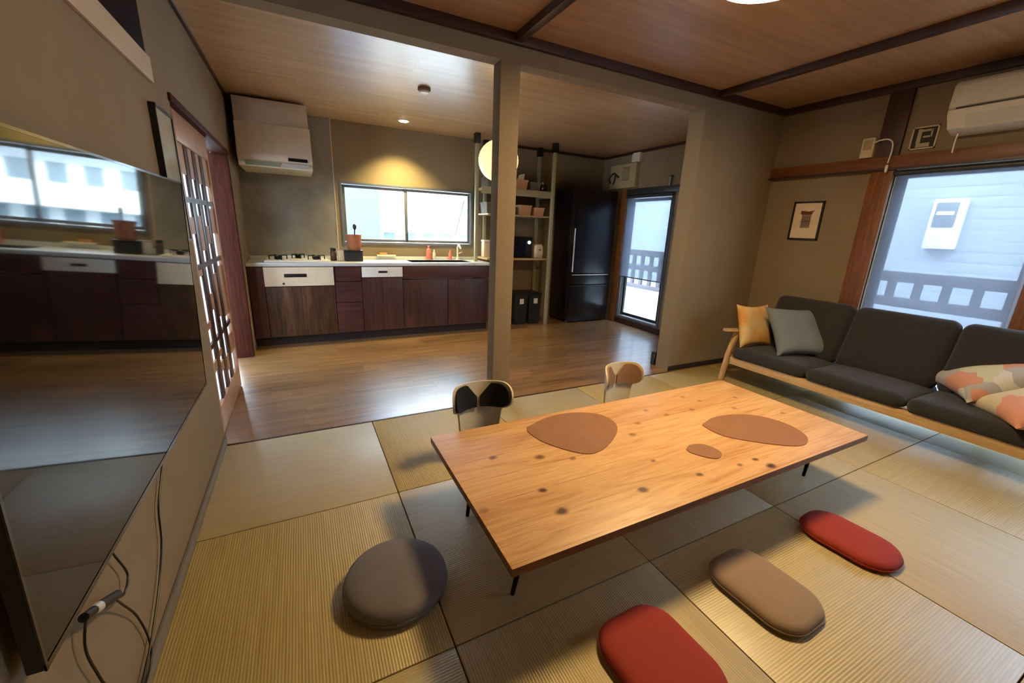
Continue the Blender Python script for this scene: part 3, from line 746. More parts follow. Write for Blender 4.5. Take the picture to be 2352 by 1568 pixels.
# range hood
h = thing('range_hood', 'cream metal range hood above the stove with dark display', 'range hood', (-.13, 4.85, 1.71))
hx0, hx1 = -.425, .17
bm = bmesh.new(); box(bm, hx0, hx1 - .01, 4.64, YB - .009, 2.08, 2.285, bev=.004); obj('upper_cover', bm, HOODW, h)
bm = bmesh.new()
prism(bm, [(YB - .009, 1.765), (YB - .009, 2.079), (4.60, 2.079), (4.585, 1.95), (4.555, 1.84), (4.545, 1.79), (4.555, 1.765)], 'x', hx0, hx1)
obj('hood_body', bm, HOODW, h)
bm = bmesh.new(); prism(bm, [(YB - .009, 1.712), (YB - .009, 1.764), (4.552, 1.764), (4.542, 1.74), (4.552, 1.712)], 'x', hx0 + .004, hx1 - .002)
obj('lower_lip', bm, flat('hood_lip_metal', (206, 196, 172), .35, .2), h)
obj('filter_window', B(-.37, -.10, 4.534, 4.5415, 1.720, 1.755), flat('greenish_glass_filter', (112, 118, 96), .3), h)
obj('control_strip', B(-.085, .14, 4.534, 4.5415, 1.720, 1.755), flat('strip_grey', (160, 154, 146), .4), h)
obj('display', B(-.03, .13, 4.536, 4.5485, 1.778, 1.806), BLACKG, h, label='dark display window')

# downlight, detector, lantern, ceiling lamp
dl = thing('downlight', 'glowing round recessed downlight above the kitchen window', 'light', (1.08, 4.74, HK))
bm = bmesh.new(); lathe(bm, [(.062, -.001), (.064, -.006), (.05, -.010), (.05, -.001)], (1.08, 4.74, HK), 32); obj('trim_ring', bm, WHITEP, dl)
bm = bmesh.new(); lathe(bm, [(.048, -.002), (.046, -.012), (.02, -.014)], (1.08, 4.74, HK), 32); obj('diffuser', bm, DOWN, dl)
L = bpy.data.lights.new('downlight_bulb', 'SPOT'); L.energy = 190; L.color = (1, .80, .30); L.spot_size = math.radians(105); L.spot_blend = .8; L.shadow_soft_size = .04
lo = bpy.data.objects.new('downlight_bulb', L); COL.objects.link(lo); lo.parent = dl; lo.location = (0, 0, -.03); lo.rotation_euler = (math.radians(8), 0, 0)
sd = thing('smoke_detector', 'small round smoke detector on the kitchen ceiling', 'smoke detector', (.99, 3.60, HK))
bm = bmesh.new(); lathe(bm, [(.05, -.001), (.052, -.012), (.046, -.022)], (.99, 3.60, HK), 28); obj('base', bm, flat('detector_base', (120, 104, 84), .6), sd)
bm = bmesh.new(); lathe(bm, [(.04, -.0225), (.036, -.034), (.015, -.038)], (.99, 3.60, HK), 28); obj('cover', bm, WHITEP, sd)
lx, ly, lz, lr = 1.695, 3.68, 1.855, .183
ln = thing('paper_lantern', 'glowing round paper lantern half hidden behind the pillar', 'lamp', (lx, ly, HK))
bm = bmesh.new()
prof = [(lr * math.sin(a), -lr * math.cos(a) * .98 + .0) for a in [math.radians(8 + 164 * k / 36) for k in range(37)]]
prof = [(r * (1 + (.012 if k % 2 else -.004)), z) for k, (r, z) in enumerate(prof)]
lathe(bm, prof, (lx, ly, lz), 40); obj('shade', bm, LANT, ln, smooth=80)
bm = bmesh.new(); cyl(bm, (lx, ly, lz + lr * .97), (lx, ly, HK - .03), .0035, .0035, 8); obj('cord', bm, BLACKP, ln)
bm = bmesh.new(); lathe(bm, [(.045, -.001), (.045, -.02), (.02, -.03)], (lx, ly, HK), 24); obj('ceiling_cup', bm, BLACKP, ln)
L = bpy.data.lights.new('lantern_bulb', 'POINT'); L.energy = 34; L.color = (1, .66, .30); L.shadow_soft_size = .19
lo = bpy.data.objects.new('lantern_bulb', L); COL.objects.link(lo); lo.parent = ln; lo.location = (0, 0, lz - HK + .0)
cl = thing('ceiling_lamp', 'large round glowing ceiling lamp at the top edge of the photo', 'lamp', (1.84, 1.325, HT))
bm = bmesh.new(); lathe(bm, [(.19, -.001), (.232, -.02), (.232, -.045), (.228, -.05)], (1.84, 1.325, HT), 48); obj('lamp_base', bm, WHITEP, cl)
bm = bmesh.new(); lathe(bm, [(.228, -.051), (.23, -.075), (.22, -.10), (.17, -.118), (.05, -.124)], (1.84, 1.325, HT), 48); obj('lamp_shade', bm, LAMPG, cl)
L = bpy.data.lights.new('ceiling_lamp_bulb', 'AREA'); L.shape = 'DISK'; L.size = .42; L.energy = 52; L.color = (1, .70, .33)
lo = bpy.data.objects.new('ceiling_lamp_bulb', L); COL.objects.link(lo); lo.parent = cl; lo.location = (0, 0, -.14)

# ================================================================ TENSION POLE SHELF
sh = thing('shelf_unit', 'olive tension-post shelving beside the kitchen counter', 'shelf', (2.45, 4.9, 0))
for (x, y, z0) in ((1.935, 4.80, .8515), (2.17, 5.10, .8515), (2.955, 4.72, 0), (2.955, 5.10, 0)):
    p = obj('post', B(x - .019, x + .019, y - .02, y + .02, z0, 2.235, bev=.003), GREENP, sh)
    obj('top_cap', B(x - .03, x + .03, y - .035, y + .035, 2.20, HK - .001, bev=.004), BLACKP, p)
for z, th, m_ in ((1.715, .022, BEIGEW), (1.415, .018, BEIGEW), (.875, .022, BEIGEW)):
    obj('shelf_board', B(2.06, 2.93, 4.73, 5.12, z, z + th, bev=.002), m_, sh)
obj('apron', B(1.965, 2.934, 4.715, 4.729, 1.655, 1.735, bev=.002), GREENP, sh, label='olive front rail of the top shelf')
obj('side_rail', B(2.936, 2.975, 4.742, 5.078, 1.66, 1.70), GREENP, sh)
TANB = flat('tan_woven_box', (186, 144, 108), .8, bump=.4, bscale=300)
GREYB = flat('grey_box', (100, 92, 76), .8)
def crate(name, x0, x1, y0, y1, z, h, m_, label, group=None, rim=True):
    t = thing(name, label, 'box', ((x0 + x1) / 2, (y0 + y1) / 2, z), group=group)
    bm = bmesh.new(); w = .006
    rr = [[(x0 + i, y0 + i, zz), (x1 - i, y0 + i, zz), (x1 - i, y1 - i, zz), (x0 + i, y1 - i, zz)] for i, zz in ((.012, z), (0, z + h), (w, z + h), (.014, z + .008))]
    bridge(bm, rr); obj('box_body', bm, m_, t)
    if rim:
        bm = bmesh.new(); c = z + h
        for a in ((x0 - .003, x1 + .003, y0 - .003, y0 + .004, c - .012, c + .003), (x0 - .003, x1 + .003, y1 - .004, y1 + .003, c - .012, c + .003), (x0 - .003, x0 + .004, y0, y1, c - .012, c + .003), (x1 - .004, x1 + .003, y0, y1, c - .012, c + .003)): box(bm, *a)
        obj('rim', bm, m_, t)
    return t
Z3, Z2, Z1 = 1.7375, 1.4335, .8975
crate('storage_box', 2.44, 2.62, 4.78, 4.98, Z3, .115, TANB, 'tan box holding a pale bag on the top shelf')
t = thing('paper_bag', 'crumpled pale bag standing in the tan box on the top shelf', 'bag', (2.56, 4.88, Z3 + .01))
bm = bmesh.new(); bridge(bm, [[(2.52, 4.85, Z3 + .01), (2.60, 4.85, Z3 + .01), (2.60, 4.91, Z3 + .01), (2.52, 4.91, Z3 + .01)], [(2.52, 4.85, Z3 + .12), (2.60, 4.86, Z3 + .13), (2.61, 4.91, Z3 + .12), (2.53, 4.92, Z3 + .11)], [(2.545, 4.86, Z3 + .185), (2.615, 4.87, Z3 + .20), (2.62, 4.90, Z3 + .195), (2.55, 4.91, Z3 + .18)]]); obj('bag_body', bm, WHITEP, t)
crate('storage_box', 2.66, 2.81, 4.78, 4.98, Z3, .10, GREYB, 'grey box in the middle of the top shelf')
t = thing('teapot', 'dark rounded pot with a highlight at the right of the top shelf', 'teapot', (2.87, 4.84, Z3))
bm = bmesh.new(); lathe(bm, [(.035, 0), (.055, .02), (.058, .05), (.045, .085), (.02, .095)], (2.87, 4.84, Z3), 24); obj('pot_body', bm, BLACKG, t)
bm = bmesh.new(); lathe(bm, [(.012, .0955), (.014, .11), (.006, .118)], (2.87, 4.84, Z3), 14); obj('lid_knob', bm, STEEL, t)
crate('storage_box', 2.52, 2.69, 4.78, 4.98, Z2, .12, TANB, 'taller tan box on the middle shelf')
crate('storage_box', 2.73, 2.88, 4.78, 4.98, Z2, .10, flat('pinkish_box', (196, 150, 120), .8), 'shorter pinkish tan box on the middle shelf')
crate('storage_box', 2.40, 2.49, 4.82, 4.98, Z2, .09, GREYB, 'small dark grey box at the left of the middle shelf')
mw = thing('microwave', 'dark microwave oven with a lit dot on the lower shelf', 'microwave', (2.5, 4.92, Z1))
obj('casing', B(2.28, 2.735, 4.80, 5.08, Z1, Z1 + .27, bev=.008), BLACKP, mw)
obj('door', B(2.285, 2.63, 4.786, 4.7995, Z1 + .012, Z1 + .258, bev=.004), flat('navy_glass_door', (14, 18, 36), .15), mw)
bm = bmesh.new(); cyl(bm, (2.685, 4.789, Z1 + .2), (2.685, 4.7995, Z1 + .2), .020, .020, 20); obj('indicator', bm, DOT, mw, label='small round lit indicator')
tr = thing('toaster', 'cream toaster at the right of the lower shelf', 'toaster', (2.84, 4.88, Z1))
bm = bmesh.new(); pad(bm, .14, .2, .175, .035, .02, .004, Z1, (2.84, 4.88)); obj('toaster_body', bm, CREAM, tr)
obj('lever', B(2.832, 2.85, 4.766, 4.779, Z1 + .1, Z1 + .115, bev=.002), BLACKP, tr)
t = thing('canister', 'white canister on the lower shelf just left of the pillar', 'canister', (2.13, 4.95, Z1))
obj('canister_body', B(2.09, 2.185, 4.91, 5.0, Z1, Z1 + .19, bev=.01), CREAM, t)
obj('canister_lid', B(2.086, 2.189, 4.906, 5.004, Z1 + .19, Z1 + .215, bev=.006), WHITEP, t)
crate('storage_box', 2.06, 2.2, 4.78, 4.98, Z2, .13, GREYB, 'grey box on the middle shelf left of the pillar')
crate('storage_box', 2.06, 2.2, 4.78, 4.98, Z3, .11, GREYB, 'grey box on the top shelf left of the pillar')
for x0, x1, l in ((2.50, 2.70, 'black waste bin with white label, nearer the pillar'), (2.72, 2.91, 'black waste bin with white label, nearer the refrigerator')):
    t = thing('waste_bin', l, 'bin', ((x0 + x1) / 2, 4.9, 0), group='black bins under the shelf')
    bm = bmesh.new(); bridge(bm, [[(x0 + .015, 4.80, 0), (x1 - .015, 4.80, 0), (x1 - .015, 5.08, 0), (x0 + .015, 5.08, 0)], [(x0, 4.78, .40), (x1, 4.78, .40), (x1, 5.10, .40), (x0, 5.10, .40)]]); obj('bin_body', bm, flat('bin_black_green', (24, 30, 32), .5), t)
    obj('lid', B(x0 - .004, x1 + .004, 4.775, 5.105, .401, .43, bev=.006), BLACKP, t)
    xm = (x0 + x1) / 2; obj('bin_label', B(xm - .025, xm + .035, 4.7775, 4.7815, .285, .355), WHITEP, t, label='white square label')

# refrigerator
fr = thing('refrigerator', 'tall glossy black refrigerator between shelf and garden door', 'refrigerator', (3.63, 4.9, 0))
FX0, FX1, FY = 3.275, 3.985, 4.66
FRG = flat('fridge_black_gloss', (20, 12, 16), .28, coat=.15)
obj('cabinet_body', B(FX0, FX1, FY + .045, YB - .012, .03, 1.815, bev=.006), FRG, fr)
d = obj('door', B(FX0 + .003, FX1 - .003, FY, FY + .043, .70, 1.812, bev=.008), FRG, fr)
obj('handle', B(FX0 + .02, FX0 + .036, FY - .012, FY - .0005, .72, 1.30, bev=.003), STEEL, d, label='silver strip handle')
obj('glass_inlay', B(FX0 + .06, FX1 - .05, FY - .003, FY - .0003, .74, 1.66, bev=.001), flat('fridge_blue_black_glass', (20, 20, 30), .3), d)
for z0, z1 in ((.545, .694), (.10, .54)):
    d = obj('drawer', B(FX0 + .003, FX1 - .003, FY, FY + .043, z0, z1, bev=.008), FRG, fr)
    obj('handle', B(FX0 + .03, FX1 - .05, FY - .008, FY - .0005, z1 - .02, z1 - .008, bev=.002), STEEL if z0 > .3 else ALUD, d)
obj('plinth', B(FX0 + .01, FX1 - .01, FY + .01, FY + .05, .02, .098), BLACKP, fr)
for x in (FX0 + .05, FX1 - .05):
    bm = bmesh.new(); cyl(bm, (x, FY + .08, 0), (x, FY + .08, .03), .018, .018, 14); obj('foot', bm, ALU, fr)

# ================================================================ RIGHT KITCHEN WALL FITTINGS
eb = thing('breaker_box', 'beige electric breaker box with dark cables high beside the refrigerator', 'breaker box', (XR, 4.65, 1.86))
obj('box_cover', B(XR - .065, XR - .001, 4.40, 4.91, 1.855, 2.165, bev=.008), flat('aged_beige_plastic', (176, 160, 122), .5), eb)
obj('door_window', B(XR - .070, XR - .0655, 4.52, 4.66, 1.97, 2.10), flat('smoky_cover', (150, 136, 96), .3), eb)
bm = bmesh.new()
for k, zz in enumerate((1.955, 1.975, 2.11)): box(bm, XR - .0695, XR - .0655, 4.52, 4.66, zz, zz + .008)
obj('label_lines', bm, flat('dull_green_print', (92, 84, 56), .7), eb)
bm = bmesh.new()
tube(bm, [(XR - .07, 4.88, 1.93), (XR - .085, 4.90, 2.0), (XR - .08, 4.82, 2.06), (XR - .085, 4.76, 2.03), (XR - .07, 4.72, 2.0)], .011); tube(bm, [(XR - .07, 4.80, 2.04), (XR - .08, 4.79, 1.98), (XR - .07, 4.83, 1.92)], .009)
obj('cable_loops', bm, BLACKP, eb, label='black cable loops')
jb = thing('junction_box', 'small white box above the breaker box', 'junction box', (XR, 4.45, 2.18))
obj('cover', B(XR - .055, XR - .001, 4.37, 4.50, 2.172, 2.285, bev=.004), WHITEP, jb)
obj('side_plate', B(XR - .05, XR - .001, 4.503, 4.52, 2.175, 2.275), CREAM, jb)
sn = thing('wall_sensor', 'small grey sensor bracket above the blind of garden door', 'sensor', (XR, 3.82, 1.81))
bm = bmesh.new(); cyl(bm, (XR - .03, 3.83, 1.84), (XR - .035, 3.82, 1.94), .014, .014, 14); obj('sensor_body', bm, ALU, sn)
obj('mount', B(XR - .05, XR - .001, 3.80, 3.85, 1.945, 1.955), ALU, sn)
t = thing('door_stopper', 'small black block on the wooden floor behind the divider wall end', 'door stopper', (3.07, 2.80, 0))
obj('block', B(3.045, 3.12, 2.775, 2.83, 0.0005, .13, bev=.008), BLACKP, t); obj('grip', B(3.07, 3.095, 2.768, 2.7745, .05, .10, bev=.001), ALUD, t)

# ================================================================ RIGHT WALL OF TATAMI ROOM
pf = thing('framed_print', 'black framed small print with red roof-like marks on the right wall', 'picture', (XR, 2.21, 1.26))
py0, py1, pz0, pz1 = 2.085, 2.335, 1.262, 1.592
bm = bmesh.new()
for a in ((XR - .02, XR - .001, py0, py0 + .014, pz0, pz1), (XR - .02, XR - .001, py1 - .014, py1, pz0, pz1), (XR - .02, XR - .001, py0, py1, pz0, pz0 + .014), (XR - .02, XR - .001, py0, py1, pz1 - .014, pz1)): box(bm, *a, bev=.001)
obj('picture_frame', bm, BLACKP, pf)
obj('mat_board', B(XR - .012, XR - .002, py0 + .014, py1 - .014, pz0 + .014, pz1 - .014), flat('cream_mat', (216, 196, 170), .8), pf)
bm = bmesh.new()
prism(bm, [(2.165, 1.50), (2.15, 1.515), (2.20, 1.505), (2.26, 1.515), (2.265, 1.49), (2.25, 1.478), (2.17, 1.478)], 'x', XR - .0135, XR - .0122)
obj('print_roof', bm, flat('print_brown_red', (110, 52, 40), .8), pf)
bm = bmesh.new(); box(bm, XR - .0135, XR - .0122, 2.17, 2.25, 1.365, 1.477); obj('print_building', bm, flat('print_grey', (142, 126, 112), .8), pf)
bm = bmesh.new()
for k in range(4): box(bm, XR - .0142, XR - .0136, 2.18 + k * .017, 2.187 + k * .017, 1.375, 1.468)
box(bm, XR - .0142, XR - .0136, 2.17, 2.25, 1.42, 1.426)
obj('print_lines', bm, flat('print_dark', (92, 72, 62), .8), pf)

vp = thing('framed_sign', 'small pale-edged dark plate with E-like marks above the window rail', 'sign', (XR, 1.54, 1.94))
a0, a1, c0, c1 = 1.465, 1.61, 1.925, 2.075
bm = bmesh.new(); w = .008
for a in ((XR - .014, XR - .001, a0, a0 + w, c0, c1), (XR - .014, XR - .001, a1 - w, a1, c0, c1), (XR - .014, XR - .001, a0, a1, c0, c0 + w), (XR - .014, XR - .001, a0, a1, c1 - w, c1)): box(bm, *a)
obj('plate_frame', bm, CREAM, vp)
obj('plate', B(XR - .008, XR - .001, a0 + w, a1 - w, c0 + w, c1 - w), flat('dark_plate', (34, 28, 22), .6), vp)
bm = bmesh.new()
for a in ((1.555, 1.578, 1.965, 2.06), (1.50, 1.555, 2.04, 2.055), (1.50, 1.545, 2.0, 2.012), (1.495, 1.505, 2.0, 2.055), (1.50, 1.575, 1.938, 1.965)): box(bm, XR - .0105, XR - .0082, *a)
obj('plate_marks', bm, flat('pale_marks', (170, 160, 134), .6), vp)
ot = thing('wall_socket', 'cream socket box left of the wooden post, with white plug lead', 'socket', (XR, 1.86, 1.94))
obj('socket_box', B(XR - .045, XR - .001, 1.815, 1.90, 1.90, 2.045, bev=.006), CREAM, ot)
obj('socket_face', B(XR - .05, XR - .0455, 1.83, 1.885, 1.96, 2.03, bev=.002), flat('socket_tan', (170, 150, 118), .5), ot)
bm = bmesh.new(); tube(bm, [(XR - .05, 1.82, 2.0), (XR - .07, 1.78, 2.01), (XR - .075, 1.72, 2.01), (XR - .07, 1.69, 1.98), (XR - .066, 1.685, 1.92), (XR - .066, 1.69, 1.84)], .005)
obj('lead', bm, WHITEP, ot, label='white looping lead')
bm = bmesh.new(); lathe(bm, [(.004, 0), (.009, .008), (.010, .045), (.005, .055)], (XR - .068, 1.69, 1.775), 12)
obj('lead_plug', bm, WHITEP, ot)

ac = thing('air_conditioner', 'cream wall air conditioner above the big window', 'air conditioner', (3.96, .9, 1.98))
ay0, ay1 = .55, 1.37
bm = bmesh.new()
prism(bm, [(XR - .001, 1.985), (XR - .001, 2.275), (3.875, 2.275), (3.85, 2.25), (3.845, 2.115)], 'y', ay0, ay1); bmesh.ops.recalc_face_normals(bm, faces=bm.faces)
bmesh.ops.bevel(bm, geom=[e for e in bm.edges], offset=.006, segments=2, affect='EDGES')
obj('upper_casing', bm, ACW, ac)
bm = bmesh.new(); prism(bm, [(3.842, 2.104), (3.845, 2.080), (3.90, 2.0), (3.98, 1.975), (XR - .02, 1.975), (XR - .02, 1.984), (3.99, 1.986)], 'y', ay0 + .004, ay1 - .004); obj('lower_casing', bm, ACW, ac)
obj('air_slot', B(3.838, 3.846, ay0 + .03, ay1 - .04, 2.1045, 2.1145), BLACKP, ac, label='thin dark slot')
bm = bmesh.new(); prism(bm, [(3.852, 2.068), (3.905, 1.993), (3.912, 1.995), (3.859, 2.072)], 'y', ay0 + .03, ay1 - .09)
obj('louvre', bm, flat('ac_louvre', (190, 182, 166), .45), ac)
bm = bmesh.new(); tube(bm, [(3.95, 1.32, 1.974), (3.952, 1.325, 1.93), (3.955, 1.325, 1.86)], .004, 6)
obj('hanging_cord', bm, WHITEP, ac, label='short white cord')

# ================================================================ TABLE
tb = thing('low_table', 'long low knotty pine table on thin black legs', 'table', (1.45, 1.227, 0))
TX0, TX1, TY0, TY1 = .452, 2.445, .815, 1.638
bm = bmesh.new(); box(bm, TX0 - 1.45, TX1 - 1.45, TY0 - 1.227, TY1 - 1.227, .30, .33, bev=.0025)
bm.normal_update()
for f_ in bm.faces: f_.material_index = 1 if abs(f_.normal.z) < .4 else 0
obj('tabletop', bm, [PINE, PINEEDGE], tb, local=True)
for sx, sy in ((0, 0), (0, 1), (1, 0), (1, 1)):
    x = (.60, 2.33)[sx]; y = (.98, 1.47)[sy]; ox = (-.035, .04)[sx]; oy = (.03, -.012)[sy]
    bm = bmesh.new(); cyl(bm, (x, y, .298), (x + ox, y + oy, .003), .013, .008, 14); lg = obj('leg', bm, BLACKM, tb)
    obj('mounting_plate', B(x - .045, x + .045, y - .035, y + .035, .293, .2995, bev=.001), BLACKM, lg)

def leathermat(pts, label, cx, cy):
    bm = bmesh.new(); P = smoothpath([(x, y, 0) for x, y in pts] + [(pts[0][0], pts[0][1], 0)], 5)[:-1]
    bridge(bm, [[(p.x, p.y, .3305) for p in P], [(p.x, p.y, .3335) for p in P]])
    tag(obj('leather_placemat', bm, LEATH, loc=(cx, cy, .3305)), label, 'placemat', 'leather mats on the pine table')
leathermat([(0.90, 1.545), (0.885, 1.50), (0.90, 1.40), (0.955, 1.30), (1.02, 1.233), (1.08, 1.225), (1.17, 1.26), (1.28, 1.335), (1.335, 1.41), (1.34, 1.49), (1.30, 1.55), (1.19, 1.60), (1.05, 1.60)][::1], 'rounded brown leather placemat on the left half of the table', 1.1, 1.42)
leathermat([(1.74, 1.225), (1.73, 1.16), (1.745, 1.09), (1.83, 1.0), (1.94, .915), (2.03, .89), (2.12, .93), (2.17, 1.02), (2.16, 1.12), (2.10, 1.20), (2.0, 1.245), (1.87, 1.26)], 'large oval leather placemat on the right half of the table', 1.95, 1.08)
leathermat([(1.462, 1.085), (1.46, 1.05), (1.50, .99), (1.54, .975), (1.585, 1.0), (1.59, 1.05), (1.565, 1.09), (1.51, 1.105)], 'small leaf-shaped leather coaster between the two placemats', 1.52, 1.04)

# ================================================================ SEAT CUSHIONS
def floorpad(name, label, x, y, w, d, h, r, rot, m_, group=None, e=.022):
    t = thing(name, label, 'cushion', (x, y, 0.0005), (0, 0, rot), group)
    bm = bmesh.new(); pad(bm, w, d, h, r, e, .006); obj('cushion_body', bm, m_, t, local=True, smooth=60)
    bm = bmesh.new(); pts = rrect(w + .001, d + .001, r, 8)
    P = [(p[0], p[1], h * .42) for p in pts]; P.append(P[0]); tube(bm, P, .0022, 5, 1)
    obj('seam', bm, m_, t, local=True, smooth=60)
floorpad('seat_cushion', 'brick red rounded seat cushion farthest right of the pine table', 2.0, .632, .245, .345, .042, .105, math.radians(4), REDF, 'rounded floor seat cushions')
floorpad('seat_cushion', 'taupe seat cushion between the two red ones', 1.405, .632, .265, .345, .042, .095, math.radians(2), TAUPEF, 'rounded floor seat cushions')
floorpad('seat_cushion', 'brick red seat cushion cut by the bottom edge of the photo', .855, .600, .29, .345, .042, .10, math.radians(2), REDF, 'rounded floor seat cushions')
t = thing('round_cushion', 'round charcoal floor cushion left of the table', 'cushion', (.203, 1.215, .0005))
bm = bmesh.new(); R0 = .178
lathe(bm, [(R0 * .90, 0), (R0 * .97, .008), (R0, .028), (R0 * .995, .045), (R0 * .96, .058), (R0 * .88, .067), (R0 * .6, .071), (R0 * .2, .072)], (0, 0, 0), 56); obj('cushion_body', bm, CHARF, t, local=True, smooth=60)
bm = bmesh.new(); P = [(R0 * 1.0 * math.cos(a * PI / 28), R0 * math.sin(a * PI / 28), .03) for a in range(57)]; tube(bm, P, .002, 5, 1); obj('seam', bm, CHARF, t, local=True)

# ================================================================ POSTURE SEATS
def posture_seat(label, x, y, rot, padmat, shellmat, ZT=.45):
    t = thing('posture_seat', label, 'floor seat', (x, y, 0), (0, 0, rot), 'low posture seats at the far side of the table')
    # back opening faces local -Y
    NU, NV = 48, 16
    arc = lambda a, a0, r: r * (1 - math.sqrt(max(0.0, 1 - (max(0.0, a - a0) / (1.0001 - a0)) ** 2)))
    def top(u): return ZT - arc(abs(u), .55, .078)
    def bottom(u):
        a = abs(u); k = min(1, max(0, (a - .54) / .10)); k = k * k * (3 - 2 * k)
        return .09 * (1 - k) + k * (ZT - .153 + arc(a, .55, .066))
    def P(u, z, off):
        th = u * 1.34; r = .150 + .05 * (z - .1) + off
        return Vector((r * math.sin(th), r * math.cos(th) * .80 - .05, z))
    def sheet(u0, u1, z0, z1, o0, o1, nu=NU, nv=NV):
        bm = bmesh.new(); A = []
        for o in (o0, o1):
            G = []
            for i in range(nu + 1):
                u = u0 + (u1 - u0) * i / nu; a, b = z0(u), z1(u)
                if b < a + .001: b = a + .001
                G.append([bm.verts.new(P(u, a + (b - a) * j / nv, o)) for j in range(nv + 1)])
            A.append(G)
        for i in range(nu):
            for j in range(nv):
                bm.faces.new((A[0][i][j], A[0][i + 1][j], A[0][i + 1][j + 1], A[0][i][j + 1]))
                bm.faces.new((A[1][i][j + 1], A[1][i + 1][j + 1], A[1][i + 1][j], A[1][i][j]))
        for i in range(nu):
            for j in (0, nv): bm.faces.new((A[0][i][j], A[1][i][j], A[1][i + 1][j], A[0][i + 1][j]))
        for j in range(nv):
            for i in (0, nu): bm.faces.new((A[0][i][j], A[0][i][j + 1], A[1][i][j + 1], A[1][i][j]))
        return bm
    obj('back_shell', sheet(-1, 1, bottom, top, 0, .010), shellmat, t, local=True, smooth=50)
    for s in (-1, 1):   # two lobes leaving a V at the top and a slit at the centre
        def hi_f(u):
            a = abs(u)
            return min(ZT - .082 + max(0, a - .05) / .27 * .07, top(u * 1.04) - .010)
        def lo_f(u):
            a = abs(u)
            return ZT - .142 - .006 * a + arc(a * 1.04, .55, .062)
        obj('back_pad', sheet(s * .045, s * .955, lo_f, hi_f, -.014, -.001, 30, 10), padmat, t, local=True, smooth=50)
    bm = bmesh.new(); pad(bm, .27, .27, .05, .10, .02, -.012, .03, (.02, -.08)); obj('seat_pan', bm, shellmat, t, local=True, smooth=60)
    bm = bmesh.new(); pad(bm, .24, .23, .02, .09, .012, -.004, .076, (.02, -.08)); obj('seat_pad', bm, padmat, t, local=True, smooth=60)
    bm = bmesh.new(); pad(bm, .22, .22, .03, .09, .01, 0, 0, (.02, -.06)); obj('base_foot', bm, shellmat, t, local=True, smooth=60)
    return t
posture_seat('white-shelled posture seat with black back pads by the pillar', .79, 1.83, math.radians(-4), BLACKF, WHITES, .452)
posture_seat('white-shelled posture seat with brown back pads behind the table centre', 1.79, 1.86, math.radians(4), BROWNF, WHITES, .435)

# ================================================================ SOFA
SY1_, SY0_ = 2.20, .38
so = thing('sofa', 'three seat charcoal sofa on a pale wooden frame under the window', 'sofa', (3.65, 1.29, 0))
for k, (y1, y0) in enumerate(((2.195, 1.59), (1.585, .99), (.985, .385))):
    ym = (y0 + y1) / 2
    bm = bmesh.new(); pad(bm, .56, y1 - y0 - .004, .085, .05, .03, .012, .237, (3.60, ym)); obj('seat_cushion', bm, SOFAF, so, smooth=60)
    bm = bmesh.new(); pad(bm, .50, y1 - y0 + .002, .11, .06, .035, .012, 0, (0, 0))
    bmesh.ops.rotate(bm, cent=(0, 0, 0), matrix=Matrix.Rotation(math.radians(-70), 3, 'Y'), verts=bm.verts)
    bmesh.ops.translate(bm, vec=(3.885, ym, .515), verts=bm.verts)
    obj('back_cushion', bm, SOFAF, so, smooth=60)
obj('front_rail', B(3.345, 3.38, SY0_, SY1_, .165, .232, bev=.006), ASH, so)
obj('back_rail', B(3.86, 3.90, SY0_, SY1_, .165, .232, bev=.006), ASH, so)
bm = bmesh.new()
for k in range(8):
    y = SY0_ + .1 + k * (SY1_ - SY0_ - .2) / 7; box(bm, 3.381, 3.859, y - .03, y + .03, .20, .215)
obj('slats', bm, ASH, so)
obj('top_rail', B(4.015, 4.035, SY0_, SY1_, .60, .66, bev=.006), ASH, so)
for y, s in ((2.245, 1), (SY0_ - .045, -1)):
    bm = bmesh.new()
    prism(bm, [(3.315, 0), (3.348, 0), (3.395, .235), (3.465, .435), (3.43, .44), (3.36, .25)], 'y', y - .02, y + .02); bmesh.ops.recalc_face_normals(bm, faces=bm.faces)
    bmesh.ops.bevel(bm, geom=list(bm.edges), offset=.005, segments=2, affect='EDGES'); obj('leg', bm, ASHZ, so)
    bm = bmesh.new()
    prism(bm, [(3.99, 0), (4.02, 0), (3.96, .25), (4.035, .68), (4.005, .69), (3.915, .26)], 'y', y - .018, y + .018); obj('leg', bm, ASHZ, so)
    obj('side_rail', B(3.39, 3.93, y - .012, y + .012, .17, .225, bev=.004), ASHZ, so)
    bm = bmesh.new()
    ring = lambda x, w, z: [(x, y - w, z - .009), (x, y + w, z - .009), (x, y + w * .96, z + .009), (x, y - w * .96, z + .009)]
    bridge(bm, [ring(3.27, .018, .470), ring(3.30, .032, .470), ring(3.40, .036, .462), ring(3.60, .028, .452), ring(3.93, .018, .455)])
    obj('armrest', bm, ASH, so, smooth=50)

def throw(label, c, w, t_, mat_, xdir, up, lean=0):
    """xdir: direction of pillow local X, up: local Y; normal = x cross y"""
    X = Vector(xdir).normalized(); Y = Vector(up); Y = (Y - X * Y.dot(X)).normalized(); Z = X.cross(Y)
    m_ = Matrix((X, Y, Z)).transposed()
    o = obj('throw_pillow', pillow(w, t_), mat_, local=True, smooth=70); o.location = c; o.rotation_euler = m_.to_euler()
    tag(o, label, 'pillow'); return o
throw('yellow and orange washed pillow at the arm end of the sofa', (3.563, 2.175, .505), .385, .09, YEL, (.992, -.121, -.027), (.077, .30, .93))
throw('blue grey pillow leaning on the yellow one', (3.668, 1.865, .515), .46, .13, GREYP, (.893, -.45, -.004), (.286, .562, .776))
throw('patterned cream, coral and grey pillow lying on the sofa, nearer its back', (3.76, .765, .470), .44, .15, PATCH, (.68, .62, .02), (-.62, .62, -.50))
